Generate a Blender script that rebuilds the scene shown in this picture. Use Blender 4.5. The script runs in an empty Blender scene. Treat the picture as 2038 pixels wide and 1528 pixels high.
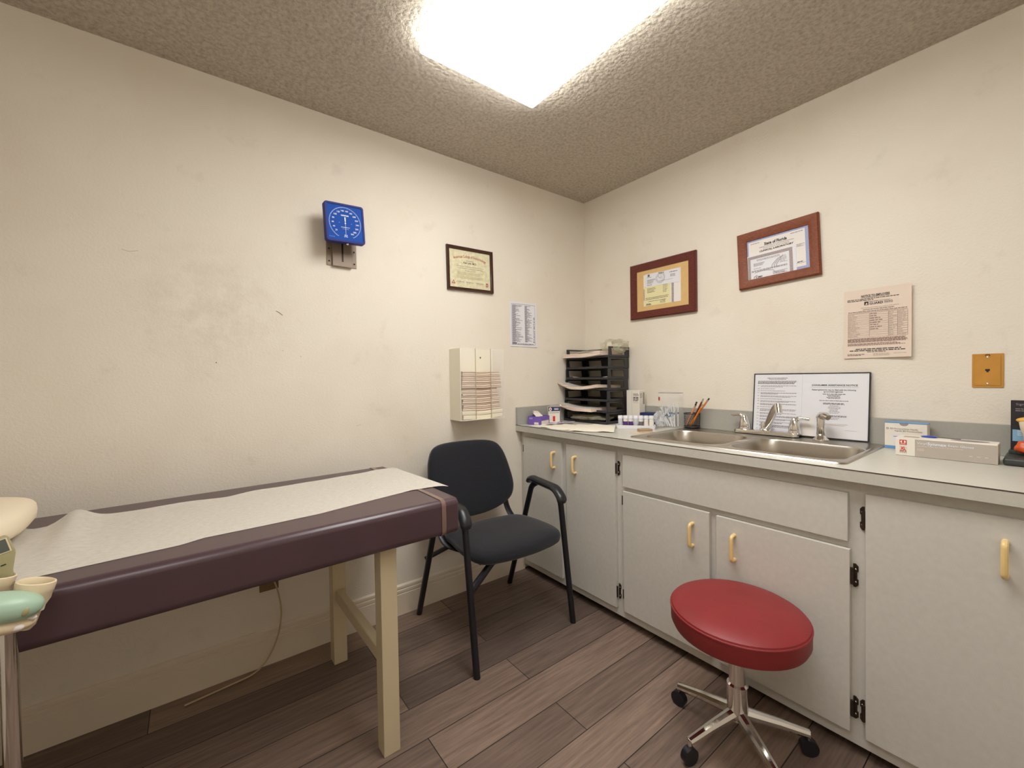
import bpy, bmesh, math, random
from mathutils import Vector, Matrix, noise
R = math.radians
PI = math.pi
rnd = random.Random(11)
scene = bpy.context.scene
COL = scene.collection

# ------------------------------------------------------------------ materials
def L(c):
    return tuple(((x / 255) / 12.92 if x / 255 <= .04045 else ((x / 255 + .055) / 1.055) ** 2.4) for x in c)

class NT:
    def __init__(s, name):
        s.m = bpy.data.materials.new(name); s.m.use_nodes = True
        s.t = s.m.node_tree; s.b = s.t.nodes['Principled BSDF']
    def n(s, typ, **k):
        nd = s.t.nodes.new(typ)
        for a, v in k.items(): setattr(nd, a, v)
        return nd
    def l(s, a, b): s.t.links.new(a, b)
    def coord(s, scale=(1, 1, 1), kind='Object'):
        tc = s.n('ShaderNodeTexCoord'); mp = s.n('ShaderNodeMapping')
        mp.inputs['Scale'].default_value = scale
        s.l(tc.outputs[kind], mp.inputs['Vector']); return mp.outputs['Vector']
    def noise(s, vec, scale, detail=3, rough=.5):
        nd = s.n('ShaderNodeTexNoise'); nd.inputs['Scale'].default_value = scale
        nd.inputs['Detail'].default_value = detail; nd.inputs['Roughness'].default_value = rough
        s.l(vec, nd.inputs['Vector']); return nd.outputs['Fac']
    def ramp(s, fac, stops):
        r = s.n('ShaderNodeValToRGB'); e = r.color_ramp.elements
        while len(e) < len(stops): e.new(.5)
        for i, (p, c) in enumerate(stops):
            e[i].position = p; e[i].color = (*c, 1)
        s.l(fac, r.inputs['Fac']); return r.outputs['Color']
    def mix(s, fac, a, b, mode='MIX'):
        m = s.n('ShaderNodeMix', data_type='RGBA', blend_type=mode)
        for sock, v in ((m.inputs[0], fac), (m.inputs[6], a), (m.inputs[7], b)):
            if isinstance(v, (int, float)): sock.default_value = v
            elif isinstance(v, tuple): sock.default_value = (*v, 1) if len(v) == 3 else v
            else: s.l(v, sock)
        return m.outputs[2]
    def math(s, op, a, b=0.0, c=None):
        m = s.n('ShaderNodeMath', operation=op)
        for i, v in enumerate((a, b) if c is None else (a, b, c)):
            if isinstance(v, (int, float)): m.inputs[i].default_value = v
            else: s.l(v, m.inputs[i])
        return m.outputs[0]
    def bump(s, h, strength, dist=.002, prev=None):
        b = s.n('ShaderNodeBump'); b.inputs['Strength'].default_value = strength
        b.inputs['Distance'].default_value = dist; s.l(h, b.inputs['Height'])
        if prev is not None: s.l(prev, b.inputs['Normal'])
        s.l(b.outputs['Normal'], s.b.inputs['Normal']); return b.outputs['Normal']

MATS = {}
def pbr(name, col, rough=.5, metal=0.0, var=0.0, vscale=20, bump=0.0, bscale=200, bdist=.001, coat=0.0, spec=.5, sheen=0.0, stretch=(1, 1, 1)):
    t = NT(name); b = t.b
    b.inputs['Base Color'].default_value = (*col, 1); b.inputs['Roughness'].default_value = rough
    b.inputs['Metallic'].default_value = metal; b.inputs['Coat Weight'].default_value = coat
    b.inputs['Specular IOR Level'].default_value = spec; b.inputs['Sheen Weight'].default_value = sheen
    if var or bump:
        v = t.coord(stretch)
        if var:
            f = t.noise(v, vscale, 4)
            lo = tuple(max(0, x * (1 - var)) for x in col); hi = tuple(min(1, x * (1 + var)) for x in col)
            t.l(t.ramp(f, [(.3, lo), (.7, hi)]), b.inputs['Base Color'])
        if bump: t.bump(t.noise(v, bscale, 3), bump, bdist)
    MATS[name] = t.m
    return t.m

def wall_paint():
    t = NT('wall_paint'); v = t.coord()
    base = L((230, 222, 208))
    f = t.noise(v, 1.6, 4, .55)
    c = t.ramp(f, [(.3, L((225, 215, 199))), (.5, base), (.75, L((232, 225, 212)))])
    f2 = t.noise(v, 7, 5, .65)                       # rubbed grey smudges
    msk = t.math('MULTIPLY', t.ramp(f2, [(.60, (0, 0, 0)), (.78, (1, 1, 1))]), .25)
    c = t.mix(msk, c, L((176, 163, 150)))
    tc = t.n('ShaderNodeNewGeometry'); sm = t.n('ShaderNodeVectorMath', operation='DISTANCE'); sm.inputs[1].default_value = (-2.16, 0, 1.50)
    t.l(tc.outputs['Position'], sm.inputs[0])
    near_ = t.ramp(sm.outputs['Value'], [(.03, (1, 1, 1)), (.34, (0, 0, 0))])
    f3 = t.noise(v, 13, 5, .7)
    c = t.mix(t.math('MULTIPLY', t.math('MULTIPLY', near_, t.ramp(f3, [(.40, (0, 0, 0)), (.75, (1, 1, 1))])), .36), c, L((168, 150, 132)))
    # orange-peel texture
    t.l(c, t.b.inputs['Base Color'])
    n1 = t.noise(v, 105, 4, .6); n2 = t.noise(v, 260, 2, .5)
    h = t.math('ADD', t.ramp(n1, [(.42, (0, 0, 0)), (.62, (1, 1, 1))]), t.math('MULTIPLY', n2, .5))
    t.bump(h, .26, .0012)
    t.b.inputs['Roughness'].default_value = .62; t.b.inputs['Specular IOR Level'].default_value = .25
    return t.m
def popcorn():
    t = NT('popcorn_ceiling'); v = t.coord()
    n1 = t.noise(v, 70, 5, .7)
    vo = t.n('ShaderNodeTexVoronoi'); vo.inputs['Scale'].default_value = 55; t.l(v, vo.inputs['Vector'])
    c = t.ramp(n1, [(.3, L((190, 180, 164))), (.55, L((222, 212, 196))), (.8, L((236, 228, 214)))])
    t.l(c, t.b.inputs['Base Color'])
    h = t.math('SUBTRACT', t.math('MULTIPLY', n1, 1.6), vo.outputs['Distance'])
    t.bump(h, .9, .012)
    t.b.inputs['Roughness'].default_value = .95; t.b.inputs['Specular IOR Level'].default_value = .1
    return t.m
def planks():
    t = NT('plank_floor'); v = t.coord()
    br = t.n('ShaderNodeTexBrick'); t.l(v, br.inputs['Vector'])
    br.offset = .37; br.inputs['Scale'].default_value = 1
    br.inputs['Brick Width'].default_value = 1.2; br.inputs['Row Height'].default_value = .155
    br.inputs['Mortar Size'].default_value = .0016; br.inputs['Bias'].default_value = 0
    br.inputs['Color1'].default_value = (*L((150, 128, 114)), 1); br.inputs['Color2'].default_value = (*L((100, 85, 77)), 1)
    br.inputs['Mortar'].default_value = (*L((34, 27, 24)), 1)
    vs = t.coord((2.2, 34, 1))
    g = t.noise(vs, 2.0, 6, .65)
    c = t.mix(.75, br.outputs['Color'], t.ramp(g, [(.3, (.42, .40, .38)), (.5, (.8, .78, .76)), (.72, (1.25, 1.2, 1.15))]), 'MULTIPLY')
    t.l(c, t.b.inputs['Base Color'])
    t.b.inputs['Roughness'].default_value = .42
    t.bump(g, .15, .001)
    return t.m
def wood(name, a, b, rough=.35, ax=(1, 1, 1)):
    t = NT(name); v = t.coord(ax)
    g = t.noise(v, 30, 5, .6)
    t.l(t.ramp(g, [(.3, a), (.7, b)]), t.b.inputs['Base Color'])
    t.b.inputs['Roughness'].default_value = rough
    t.bump(g, .1, .0008); MATS[name] = t.m
    return t.m
def glassy(name, col, alpha, rough=.05):
    t = NT(name); v = t.b
    v.inputs['Base Color'].default_value = (*col, 1); v.inputs['Roughness'].default_value = rough; v.inputs['Specular IOR Level'].default_value = .25
    tr = t.n('ShaderNodeBsdfTransparent'); mx = t.n('ShaderNodeMixShader'); mx.inputs[0].default_value = alpha
    out = t.t.nodes['Material Output']
    t.l(tr.outputs[0], mx.inputs[1]); t.l(v.outputs[0], mx.inputs[2]); t.l(mx.outputs[0], out.inputs['Surface'])
    MATS[name] = t.m
    return t.m
def emit(name, col, s):
    t = NT(name)
    t.b.inputs['Emission Color'].default_value = (*col, 1); t.b.inputs['Emission Strength'].default_value = s
    t.b.inputs['Base Color'].default_value = (.8, .8, .8, 1)
    MATS[name] = t.m
    return t.m
def layered(name, a, b, scale=260, axis=2):
    """stacked sheet edges: thin lines across one axis"""
    t = NT(name)
    sc = [6, 6, 6]; sc[axis] = scale
    g = t.noise(t.coord(tuple(sc)), 1.0, 2, .5)
    t.l(t.ramp(g, [(.35, a), (.6, b)]), t.b.inputs['Base Color'])
    t.b.inputs['Roughness'].default_value = .8; MATS[name] = t.m
    return t.m
def border_pattern(name, a, b, scale=420):
    t = NT(name); g = t.n('ShaderNodeTexChecker'); g.inputs['Scale'].default_value = scale
    t.l(t.coord(), g.inputs['Vector'])
    n = t.noise(t.coord(), scale, 2)
    t.l(t.ramp(n, [(.4, a), (.6, b)]), t.b.inputs['Base Color'])
    t.b.inputs['Roughness'].default_value = .7; MATS[name] = t.m
    return t.m

M_WALL = wall_paint(); M_CEIL = popcorn(); M_FLOOR = planks()
pbr('trim_paint', L((226, 214, 196)), .4)
pbr('grey_laminate', L((208, 205, 197)), .42, var=.03, vscale=60)
pbr('counter_laminate', L((200, 197, 186)), .34, var=.03, vscale=90)
pbr('splash_laminate', L((168, 166, 158)), .38, var=.03, vscale=90)
pbr('seam_brown', L((62, 50, 42)), .6)
pbr('toe_black', L((34, 31, 29)), .7)
pbr('bronze', L((58, 44, 34)), .45, .4, var=.25, vscale=200)
pbr('cream_plastic', L((236, 206, 142)), .3)
t = NT('steel'); v = t.coord((1, 60, 60)); g = t.noise(v, 12, 3)
t.l(t.ramp(g, [(.3, (.46, .42, .37)), (.7, (.56, .52, .46))]), t.b.inputs['Base Color'])
t.b.inputs['Metallic'].default_value = 1; t.b.inputs['Roughness'].default_value = .3; MATS['steel'] = t.m
pbr('chrome', (.78, .76, .73), .08, 1)
pbr('vinyl', L((77, 57, 63)), .30, bump=.08, bscale=300, bdist=.0005, var=.05, vscale=6)
pbr('table_paint', L((205, 190, 158)), .4)
t = NT('exam_paper_mat'); v = t.coord((1, 3, 1)); g = t.noise(v, 60, 5, .7)
t.l(t.ramp(g, [(.3, L((194, 188, 178))), (.7, L((216, 211, 200)))]), t.b.inputs['Base Color'])
t.b.inputs['Roughness'].default_value = .75; t.bump(g, .25, .0015); MATS['exam_paper_mat'] = t.m
pbr('strap_clear', L((126, 102, 92)), .18)
pbr('pillow_cloth', L((236, 222, 196)), .8, bump=.1, bscale=500)
pbr('chair_fabric', L((32, 33, 39)), .85, var=.25, vscale=300, bump=.25, bscale=700, bdist=.0006, spec=.2, sheen=.25)
pbr('chair_metal', L((24, 24, 30)), .38)
pbr('arm_plastic', L((34, 35, 38)), .34)
pbr('stool_vinyl', L((138, 40, 42)), .5, var=.07, vscale=10)
pbr('gauge_blue', L((34, 78, 165)), .65, spec=.12)
pbr('gauge_rim', L((36, 40, 112)), .5, spec=.2)
pbr('bracket_grey', L((140, 124, 108)), .45, .2)
pbr('dark_metal', L((40, 34, 30)), .4, .5)
pbr('white_print', L((225, 232, 240)), .5)
pbr('pale_print', L((130, 150, 200)), .5)
wood('walnut', L((44, 22, 14)), L((74, 38, 24)), .3, (8, 8, 1))
wood('mahogany', L((72, 24, 18)), L((112, 42, 32)), .3, (1, 4, 8))
wood('cherry', L((104, 46, 16)), L((138, 70, 30)), .55, (1, 3, 10))
t = NT('parchment'); g = t.noise(t.coord(), 60, 4)
t.l(t.ramp(g, [(.3, L((206, 198, 160))), (.7, L((226, 219, 186)))]), t.b.inputs['Base Color']); t.b.inputs['Roughness'].default_value = .6; MATS['parchment'] = t.m
pbr('mat_tan', L((214, 178, 120)), .8, var=.04, vscale=30)
pbr('paper', L((232, 226, 220)), .8)
pbr('paper_cool', L((226, 226, 230)), .7)
pbr('paper_warm', L((226, 208, 192)), .8)
pbr('paper_cream', L((241, 235, 217)), .85, bump=.15, bscale=120)
pbr('paper_yellow', L((230, 222, 172)), .8)
pbr('ink', L((40, 36, 40)), .7)
pbr('ink_soft', L((150, 140, 146)), .7)
pbr('ink_mid', L((112, 100, 104)), .7)
pbr('ink_brown', L((132, 100, 92)), .7)
pbr('ink_pale', L((184, 166, 152)), .7)
pbr('ink_sand', L((190, 178, 138)), .7)
pbr('ink_red', L((172, 66, 62)), .7)
pbr('ink_violet', L((122, 112, 128)), .7)
border_pattern('guilloche_blue', L((140, 152, 196)), L((178, 184, 212)))
border_pattern('guilloche_grey', L((140, 128, 128)), L((186, 174, 172)))
pbr('dispenser_cream', L((233, 228, 210)), .35)
glassy('clear_acrylic', (.9, .9, .88), .07)
glassy('cloudy_acrylic', (.85, .86, .86), .22)
glassy('picture_glass', (.9, .9, .9), .05, .02)
layered('towel_paper', L((178, 150, 130)), L((236, 216, 198)), 700)
layered('page_edges', L((196, 168, 150)), L((240, 226, 212)), 500)
pbr('page_top', L((206, 200, 194)), .8)
pbr('tray_black', L((48, 46, 49)), .45)
pbr('plate_amber', L((196, 140, 58)), .35, var=.05, vscale=30)
pbr('plate_almond', L((120, 98, 62)), .45)
pbr('cord_ivory', L((190, 168, 134)), .5)
pbr('box_white', L((232, 226, 214)), .6)
pbr('box_grey', L((184, 174, 164)), .5)
pbr('box_purple', L((118, 92, 178)), .5)
pbr('box_navy', L((30, 42, 92)), .5)
pbr('box_blue', L((100, 154, 208)), .5)
pbr('logo_red', L((206, 44, 38)), .5)
pbr('vial_white', L((230, 230, 234)), .35)
pbr('vial_body', L((196, 198, 206)), .3)
pbr('label_plum', L((80, 48, 112)), .5)
pbr('blue_film', L((40, 72, 180)), .4)
pbr('tube_white', L((218, 220, 222)), .35)
pbr('teal_cap', L((70, 112, 150)), .4)
pbr('pencil_orange', L((222, 128, 34)), .4)
pbr('pencil_brown', L((122, 44, 26)), .4)
pbr('pencil_peach', L((224, 150, 106)), .5)
pbr('eraser_dark', L((60, 44, 46)), .7)
pbr('ferrule', (.7, .66, .55), .25, 1)
pbr('tan_card', L((164, 138, 112)), .7)
pbr('stick_wood', L((232, 206, 160)), .7)
pbr('silver_foil', L((196, 190, 206)), .3)
pbr('mint_plastic', L((168, 196, 172)), .38)
pbr('ivory_plastic', L((230, 212, 180)), .38)
pbr('sage_plastic', L((164, 158, 118)), .4)
pbr('lcd_grey', L((92, 96, 90)), .25)
pbr('display_black', L((38, 36, 40)), .4)
pbr('display_base', L((58, 62, 60)), .4)
pbr('panel_blue', L((134, 178, 210)), .5)
pbr('bone_cream', L((214, 200, 178)), .5)
pbr('bone_yellow', L((224, 172, 84)), .45)
pbr('flesh_orange', L((206, 84, 34)), .35, var=.2, vscale=80)
pbr('scuff', L((96, 80, 64)), .8)
t = NT('bag_film'); b = t.b; b.inputs['Base Color'].default_value = (*L((226, 222, 196)), 1); b.inputs['Roughness'].default_value = .2
tr = t.n('ShaderNodeBsdfTransparent'); mx = t.n('ShaderNodeMixShader'); mx.inputs[0].default_value = .5
tl = t.n('ShaderNodeBsdfTranslucent'); tl.inputs['Color'].default_value = (*L((226, 222, 200)), 1)
mx2 = t.n('ShaderNodeMixShader'); mx2.inputs[0].default_value = .35
t.l(b.outputs[0], mx2.inputs[1]); t.l(tl.outputs[0], mx2.inputs[2]); t.l(tr.outputs[0], mx.inputs[1]); t.l(mx2.outputs[0], mx.inputs[2])
t.l(mx.outputs[0], t.t.nodes['Material Output'].inputs['Surface']); MATS['bag_film'] = t.m

glassy('bag_clear', (.86, .87, .90), .38, .15)

# ------------------------------------------------------------------ mesh builder
def rot_z(a): return Matrix.Rotation(a, 4, 'Z')
def T(x, y, z): return Matrix.Translation((x, y, z))
def M_left(x, z, y=0.0):      # drawing plane on the left wall: u right, v up, w out of the wall
    return Matrix(((1, 0, 0, x), (0, 0, -1, y), (0, 1, 0, z), (0, 0, 0, 1)))
def M_right(y, z, x=0.0):     # same on the right wall
    return Matrix(((0, 0, -1, x), (-1, 0, 0, y), (0, 1, 0, z), (0, 0, 0, 1)))

_fc = {}
def text_verts(s, bold=0.0):
    k = (s, bold)
    if k not in _fc:
        cu = bpy.data.curves.new('t', 'FONT'); cu.body = s; cu.size = 1; cu.offset = bold; cu.resolution_u = 2
        cu.align_x = 'CENTER'; cu.align_y = 'CENTER'
        o = bpy.data.objects.new('t', cu); COL.objects.link(o)
        dg = bpy.context.evaluated_depsgraph_get(); dg.update()
        me = bpy.data.meshes.new_from_object(o.evaluated_get(dg))
        _fc[k] = ([v.co.copy() for v in me.vertices], [tuple(p.vertices) for p in me.polygons])
        bpy.data.meshes.remove(me); bpy.data.objects.remove(o); bpy.data.curves.remove(cu)
    return _fc[k]

class MB:
    def __init__(s, M=None):
        s.bm = bmesh.new(); s.M = M or Matrix.Identity(4); s.mats = []; s.f = None; s.wn = False
    def mi(s, m):
        if m not in s.mats: s.mats.append(m)
        return s.mats.index(m)
    def add(s, verts, faces, m, M=None):
        X = s.M @ M if M is not None else s.M
        vs = []
        for v in verts:
            v = Vector(v)
            if s.f: v = s.f(v)
            vs.append(s.bm.verts.new(X @ v))
        i = s.mi(m)
        flip = X.to_3x3().determinant() < 0
        for f in faces:
            try:
                fc = s.bm.faces.new([vs[k] for k in (reversed(f) if flip else f)])
                fc.material_index = i; fc.smooth = True
            except ValueError: pass
        return s
    def addbm(s, b, m, M=None):
        b.verts.ensure_lookup_table(); b.verts.index_update()
        s.add([v.co.copy() for v in b.verts], [[v.index for v in f.verts] for f in b.faces], m, M); b.free(); return s
    def box(s, x0, x1, y0, y1, z0, z1, m, r=0.0, seg=2, M=None):
        b = bmesh.new(); bmesh.ops.create_cube(b, size=1)
        for v in b.verts:
            v.co = Vector(((x0 + x1) / 2 + v.co.x * (x1 - x0), (y0 + y1) / 2 + v.co.y * (y1 - y0), (z0 + z1) / 2 + v.co.z * (z1 - z0)))
        if r: bmesh.ops.bevel(b, geom=b.edges[:], offset=r, segments=seg, profile=.5, affect='EDGES'); s.wn = True
        return s.addbm(b, m, M)
    def tube(s, pts, r, m, n=10, cap=True, closed=False, flat=1.0, up=None, M=None):
        P = [Vector(p) for p in pts]; N = len(P)
        rs = r if isinstance(r, (list, tuple)) else [r] * N
        V, F = [], []
        pn = None
        for i in range(N):
            if closed: d = P[(i + 1) % N] - P[i - 1]
            else: d = P[min(i + 1, N - 1)] - P[max(i - 1, 0)]
            d.normalize()
            if pn is None:
                a = Vector(up) if up else (Vector((0, 0, 1)) if abs(d.z) < .9 else Vector((1, 0, 0)))
            else: a = pn
            nn = a - d * a.dot(d)
            if nn.length < 1e-6: nn = d.orthogonal()
            nn.normalize(); pn = nn; bb = d.cross(nn)
            for k in range(n):
                t_ = 2 * PI * k / n
                V.append(P[i] + nn * math.cos(t_) * rs[i] * flat + bb * math.sin(t_) * rs[i])
        rng = N if closed else N - 1
        for i in range(rng):
            j = (i + 1) % N
            for k in range(n):
                F.append((i * n + k, i * n + (k + 1) % n, j * n + (k + 1) % n, j * n + k))
        if cap and not closed:
            F.append(tuple(reversed(range(n)))); F.append(tuple((N - 1) * n + k for k in range(n)))
        return s.add(V, F, m, M)
    def lathe(s, prof, c, m, n=32, sx=1.0, sy=1.0, M=None):
        V, F = [], []
        for (r, z) in prof:
            for k in range(n):
                a = 2 * PI * k / n
                V.append((c[0] + r * sx * math.cos(a), c[1] + r * sy * math.sin(a), c[2] + z))
        for i in range(len(prof) - 1):
            for k in range(n):
                F.append((i * n + k, i * n + (k + 1) % n, (i + 1) * n + (k + 1) % n, (i + 1) * n + k))
        if prof[0][0] > 1e-6: F.append(tuple(reversed(range(n))))
        if prof[-1][0] > 1e-6: F.append(tuple((len(prof) - 1) * n + k for k in range(n)))
        return s.add(V, F, m, M)
    def cyl(s, a, b, r, m, n=16, r2=None, M=None):
        return s.tube([a, b], [r, r if r2 is None else r2], m, n, M=M)
    def ell(s, c, rx, ry, rz, m, n=24, k=14, e=1.0, M=None):
        def sp(x, p): return math.copysign(abs(x) ** p, x)
        V, F = [], []
        for i in range(k + 1):
            ph = -PI / 2 + PI * i / k
            for j in range(n):
                th = 2 * PI * j / n
                V.append((c[0] + rx * sp(math.cos(ph), e) * sp(math.cos(th), e), c[1] + ry * sp(math.cos(ph), e) * sp(math.sin(th), e), c[2] + rz * sp(math.sin(ph), e)))
        for i in range(k):
            for j in range(n):
                F.append((i * n + j, i * n + (j + 1) % n, (i + 1) * n + (j + 1) % n, (i + 1) * n + j))
        return s.add(V, F, m, M)
    def prism(s, poly, h0, h1, m, M=None):
        n = len(poly)
        V = [(x, y, h0) for x, y in poly] + [(x, y, h1) for x, y in poly]
        F = [tuple(reversed(range(n))), tuple(range(n, 2 * n))] + [(i, (i + 1) % n, n + (i + 1) % n, n + i) for i in range(n)]
        return s.add(V, F, m, M)
    def rect(s, u0, v0, u1, v1, w, m, nx=1, ny=1, M=None):
        V = [(u0 + (u1 - u0) * i / nx, v0 + (v1 - v0) * j / ny, w) for j in range(ny + 1) for i in range(nx + 1)]
        F = [(j * (nx + 1) + i, j * (nx + 1) + i + 1, (j + 1) * (nx + 1) + i + 1, (j + 1) * (nx + 1) + i) for j in range(ny) for i in range(nx)]
        return s.add(V, F, m, M)
    def text(s, st, u, v, h, w, m, width=None, bold=0.0, rot=0.0, shear=0.0, M=None):
        V, F = text_verts(st, bold)
        x0 = min(a.x for a in V); x1 = max(a.x for a in V)
        k = h / .70; kx = k if width is None else width / (x1 - x0); cx = (x0 + x1) / 2
        cy = .35 - .35
        c, sn = math.cos(rot), math.sin(rot)
        out = []
        for a in V:
            x = (a.x - cx) * kx + shear * a.y * k; y = a.y * k
            out.append((u + x * c - y * sn, v + x * sn + y * c, w))
        return s.add(out, F, m, M)
    def arc_text(s, st, u, v, h, w, m, rad, width, bold=0.0):
        V, F = text_verts(st, bold)
        x0 = min(a.x for a in V); x1 = max(a.x for a in V); k = h / .70; kx = width / (x1 - x0); cx = (x0 + x1) / 2
        out = []
        for a in V:
            th = (a.x - cx) * kx / rad; rr = rad + a.y * k
            out.append((u + rr * math.sin(th), v - rad + rr * math.cos(th), w))
        return s.add(out, F, m)
    def words(s, u0, u1, v, h, w, m, fill=.85, seed=None, centre=False):
        """one line of small print as word-long dashes"""
        x = u0
        while x < u1 - h:
            l = min(h * rnd.uniform(1.5, 5.5), u1 - x)
            s.rect(x, v - h / 2, x + l, v + h / 2, w, m); x += l + h * .7
            if rnd.random() > fill: break
        return s
    def para(s, u0, u1, v0, v1, n, h, w, m, ragged=.25, centre=False):
        for i in range(n):
            v = v0 + (v1 - v0) * (i + .5) / n
            e = rnd.uniform(0, ragged) * (u1 - u0)
            if centre: s.words(u0 + e / 2, u1 - e / 2, v, h, w, m, 1)
            else: s.words(u0, u1 - e, v, h, w, m, 1)
        return s
    def build(s, name, parent=None, origin=None, sharp=35, solid=False):
        me = bpy.data.meshes.new(name)
        if not solid: pass
        o = bpy.data.objects.new(name, me)
        if parent is not None:
            org = world(parent); o.parent = parent
        else:
            org = Vector(origin) if origin is not None else Vector((0, 0, 0)); o.location = org
        for v in s.bm.verts: v.co -= org
        s.bm.normal_update(); s.bm.to_mesh(me); s.bm.free()
        for m in s.mats: me.materials.append(MATS[m] if isinstance(m, str) else m)
        me.set_sharp_from_angle(angle=R(sharp))
        if s.wn:
            wm = o.modifiers.new('weighted', 'WEIGHTED_NORMAL'); wm.keep_sharp = True
        COL.objects.link(o)
        return o
def world(o):
    v = Vector((0, 0, 0))
    while o is not None: v += o.location; o = o.parent
    return v
def tag(o, label, cat, group=None, kind=None):
    o['label'] = label; o['category'] = cat
    if group: o['group'] = group
    if kind: o['kind'] = kind
    return o
def thing(name, label, cat, loc, group=None):
    o = bpy.data.objects.new(name, None); o.empty_display_size = .05; o.location = loc; COL.objects.link(o)
    return tag(o, label, cat, group)
def struct(o):
    o['kind'] = 'structure'; return o
def fillet(pts, r, n=5):
    P = [Vector(p) for p in pts]; out = [P[0]]
    for i in range(1, len(P) - 1):
        a = (P[i - 1] - P[i]); b = (P[i + 1] - P[i]); q = min(r, a.length * .49, b.length * .49)
        A = P[i] + a.normalized() * q; B = P[i] + b.normalized() * q
        for k in range(n + 1):
            t_ = k / n; out.append(A * (1 - t_) ** 2 + P[i] * 2 * t_ * (1 - t_) + B * t_ * t_)
    out.append(P[-1]); return out
def copy_tree(o, parent=None):
    c = o.copy(); COL.objects.link(c); c.parent = parent
    for ch in list(o.children): copy_tree(ch, c)
    return c

# ------------------------------------------------------------------ room shell
X0, Y0, ZC = -3.45, -3.1, 2.44
struct(MB().box(X0 - .1, .1, Y0 - .1, .1, -.1, 0, M_FLOOR).build('floor'))
struct(MB().box(X0 - .1, .1, Y0 - .1, .1, ZC, ZC + .1, M_CEIL).build('ceiling'))
struct(MB().box(X0 - .1, .1, 0, .1, 0, ZC, M_WALL).build('wall_left'))
struct(MB().box(0, .1, Y0 - .1, 0, 0, ZC, M_WALL).build('wall_right'))
struct(MB().box(X0 - .1, X0, Y0 - .1, 0, 0, ZC, M_WALL).build('wall_far_left'))
struct(MB().box(X0, 0, Y0 - .1, Y0, 0, ZC, M_WALL).build('wall_behind'))
prof = [(0, 0), (.015, 0), (.015, .106), (.0125, .108), (.0125, .112), (.0145, .114), (.0145, .126), (.009, .129), (.009, .133), (.012, .136), (.011, .146), (.004, .152), (0, .152)]
mb = MB()
V = [(X0, -a, b) for a, b in prof] + [(-.60, -a, b) for a, b in prof]; n = len(prof)
mb.add(V, [(i, i + 1, n + i + 1, n + i) for i in range(n - 1)] + [tuple(range(n)), tuple(reversed(range(n, 2 * n)))], 'trim_paint')
struct(mb.build('baseboard_left'))

# ------------------------------------------------------------------ base cabinets
FX, DX, XB = -.605, -.624, -.004        # face frame, door face, back
def handle(y, z0, z1, door):
    mb = MB(); x = DX
    path = fillet([(x + .002, y, z1), (x - .027, y, z1), (x - .027, y, z0), (x + .002, y, z0)], .012, 5)
    mb.tube(path, .0070, 'cream_plastic', 10)
    return mb.build('handle', door)
def hinge(y, s, z0, z1, door, w=.016):
    """leaf on the frame beside the door edge y; s = direction away from the door along y"""
    mb = MB(); zm = (z0 + z1) / 2; h = (z1 - z0) / 2
    ya, yb = (y, y + s * w)
    lo, hi = min(ya, yb), max(ya, yb)
    poly = [(-.3, -1), (.1, -1), (.5, -.8), (.5, -.35), (.3, -.3), (.3, .3), (.5, .35), (.5, .8), (.1, 1), (-.3, 1)]
    pts = [((lo + hi) / 2 + s * u * w, zm + v * h) for u, v in poly]
    M = Matrix(((0, 0, 1, 0), (1, 0, 0, 0), (0, 1, 0, 0), (0, 0, 0, 1)))
    mb.prism(pts, FX - .004, FX - .0005, 'bronze', M)
    mb.cyl((DX + .004, y + s * .003, zm - h * .72), (DX + .004, y + s * .003, zm + h * .72), .0042, 'bronze', 10)
    for q in (-.55, .55): mb.ell((FX - .0045, (lo + hi) / 2 + s * w * .1, zm + q * h), .002, .003, .003, 'ferrule', 8, 6)
    return mb.build('hinge', door)
def cabinet(label, y0, y1, openings, ):
    """carcass of panels plus face frame; y0 > y1"""
    t = thing('base_cabinet', label, 'cabinet', ((FX + XB) / 2, (y0 + y1) / 2, 0), 'grey base cabinets under the counter')
    mb = MB(); g = .001
    mb.box(FX + .02, XB, y0 - .02, y0 - g, .04, .875, 'grey_laminate')
    mb.box(FX + .02, XB, y1 + g, y1 + .02, .04, .875, 'grey_laminate')
    mb.box(FX + .02, XB, y1 + .02, y0 - .02, .04, .058, 'grey_laminate')
    mb.box(XB - .008, XB, y1 + .02, y0 - .02, .058, .875, 'grey_laminate')
    mb.build('carcass', t)
    g = .00005
    mb = MB()
    mb.box(FX, FX + .02, y1 + g, y0 - g, .80, .875, 'grey_laminate')
    mb.box(FX, FX + .02, y1 + g, y0 - g, .036, .10, 'grey_laminate')
    for a, b in openings: mb.box(FX, FX + .02, b, a, .10, .80, 'grey_laminate')
    mb.build('face_frame', t)
    MB().box(-.552, -.54, y1 + g, y0 - g, 0.001, .04, 'toe_black').build('kick_board', t)
    return t
def door(t, y0, y1, z0, z1, name='door'):
    return MB().box(DX, FX - .0012, y1, y0, z0, z1, 'grey_laminate', .0025, 2).build(name, t)
c1 = cabinet('grey two door base cabinet in the corner behind the black chair', -.001, -.783, [(-.001, -.06), (-.365, -.43), (-.74, -.783)])
d = door(c1, -.045, -.378, .078, .843); handle(-.326, .697, .783, d); hinge(-.045, 1, .74, .80, d, .012)
d = door(c1, -.417, -.752, .076, .843); handle(-.491, .695, .781, d); hinge(-.754, -1, .727, .797, d); hinge(-.754, -1, .12, .194, d)
c2 = cabinet('grey base cabinet with a long drawer front under the sink', -.783, -1.689, [(-.783, -.81), (-1.64, -1.689)])
MB().box(FX, FX + .02, -1.27, -1.19, .10, .64, 'grey_laminate').build('stile', c2)
MB().box(FX, FX + .02, -1.64, -.81, .64, .70, 'grey_laminate').build('rail', c2)
door(c2, -.797, -1.663, .681, .836, 'drawer_front')
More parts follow.
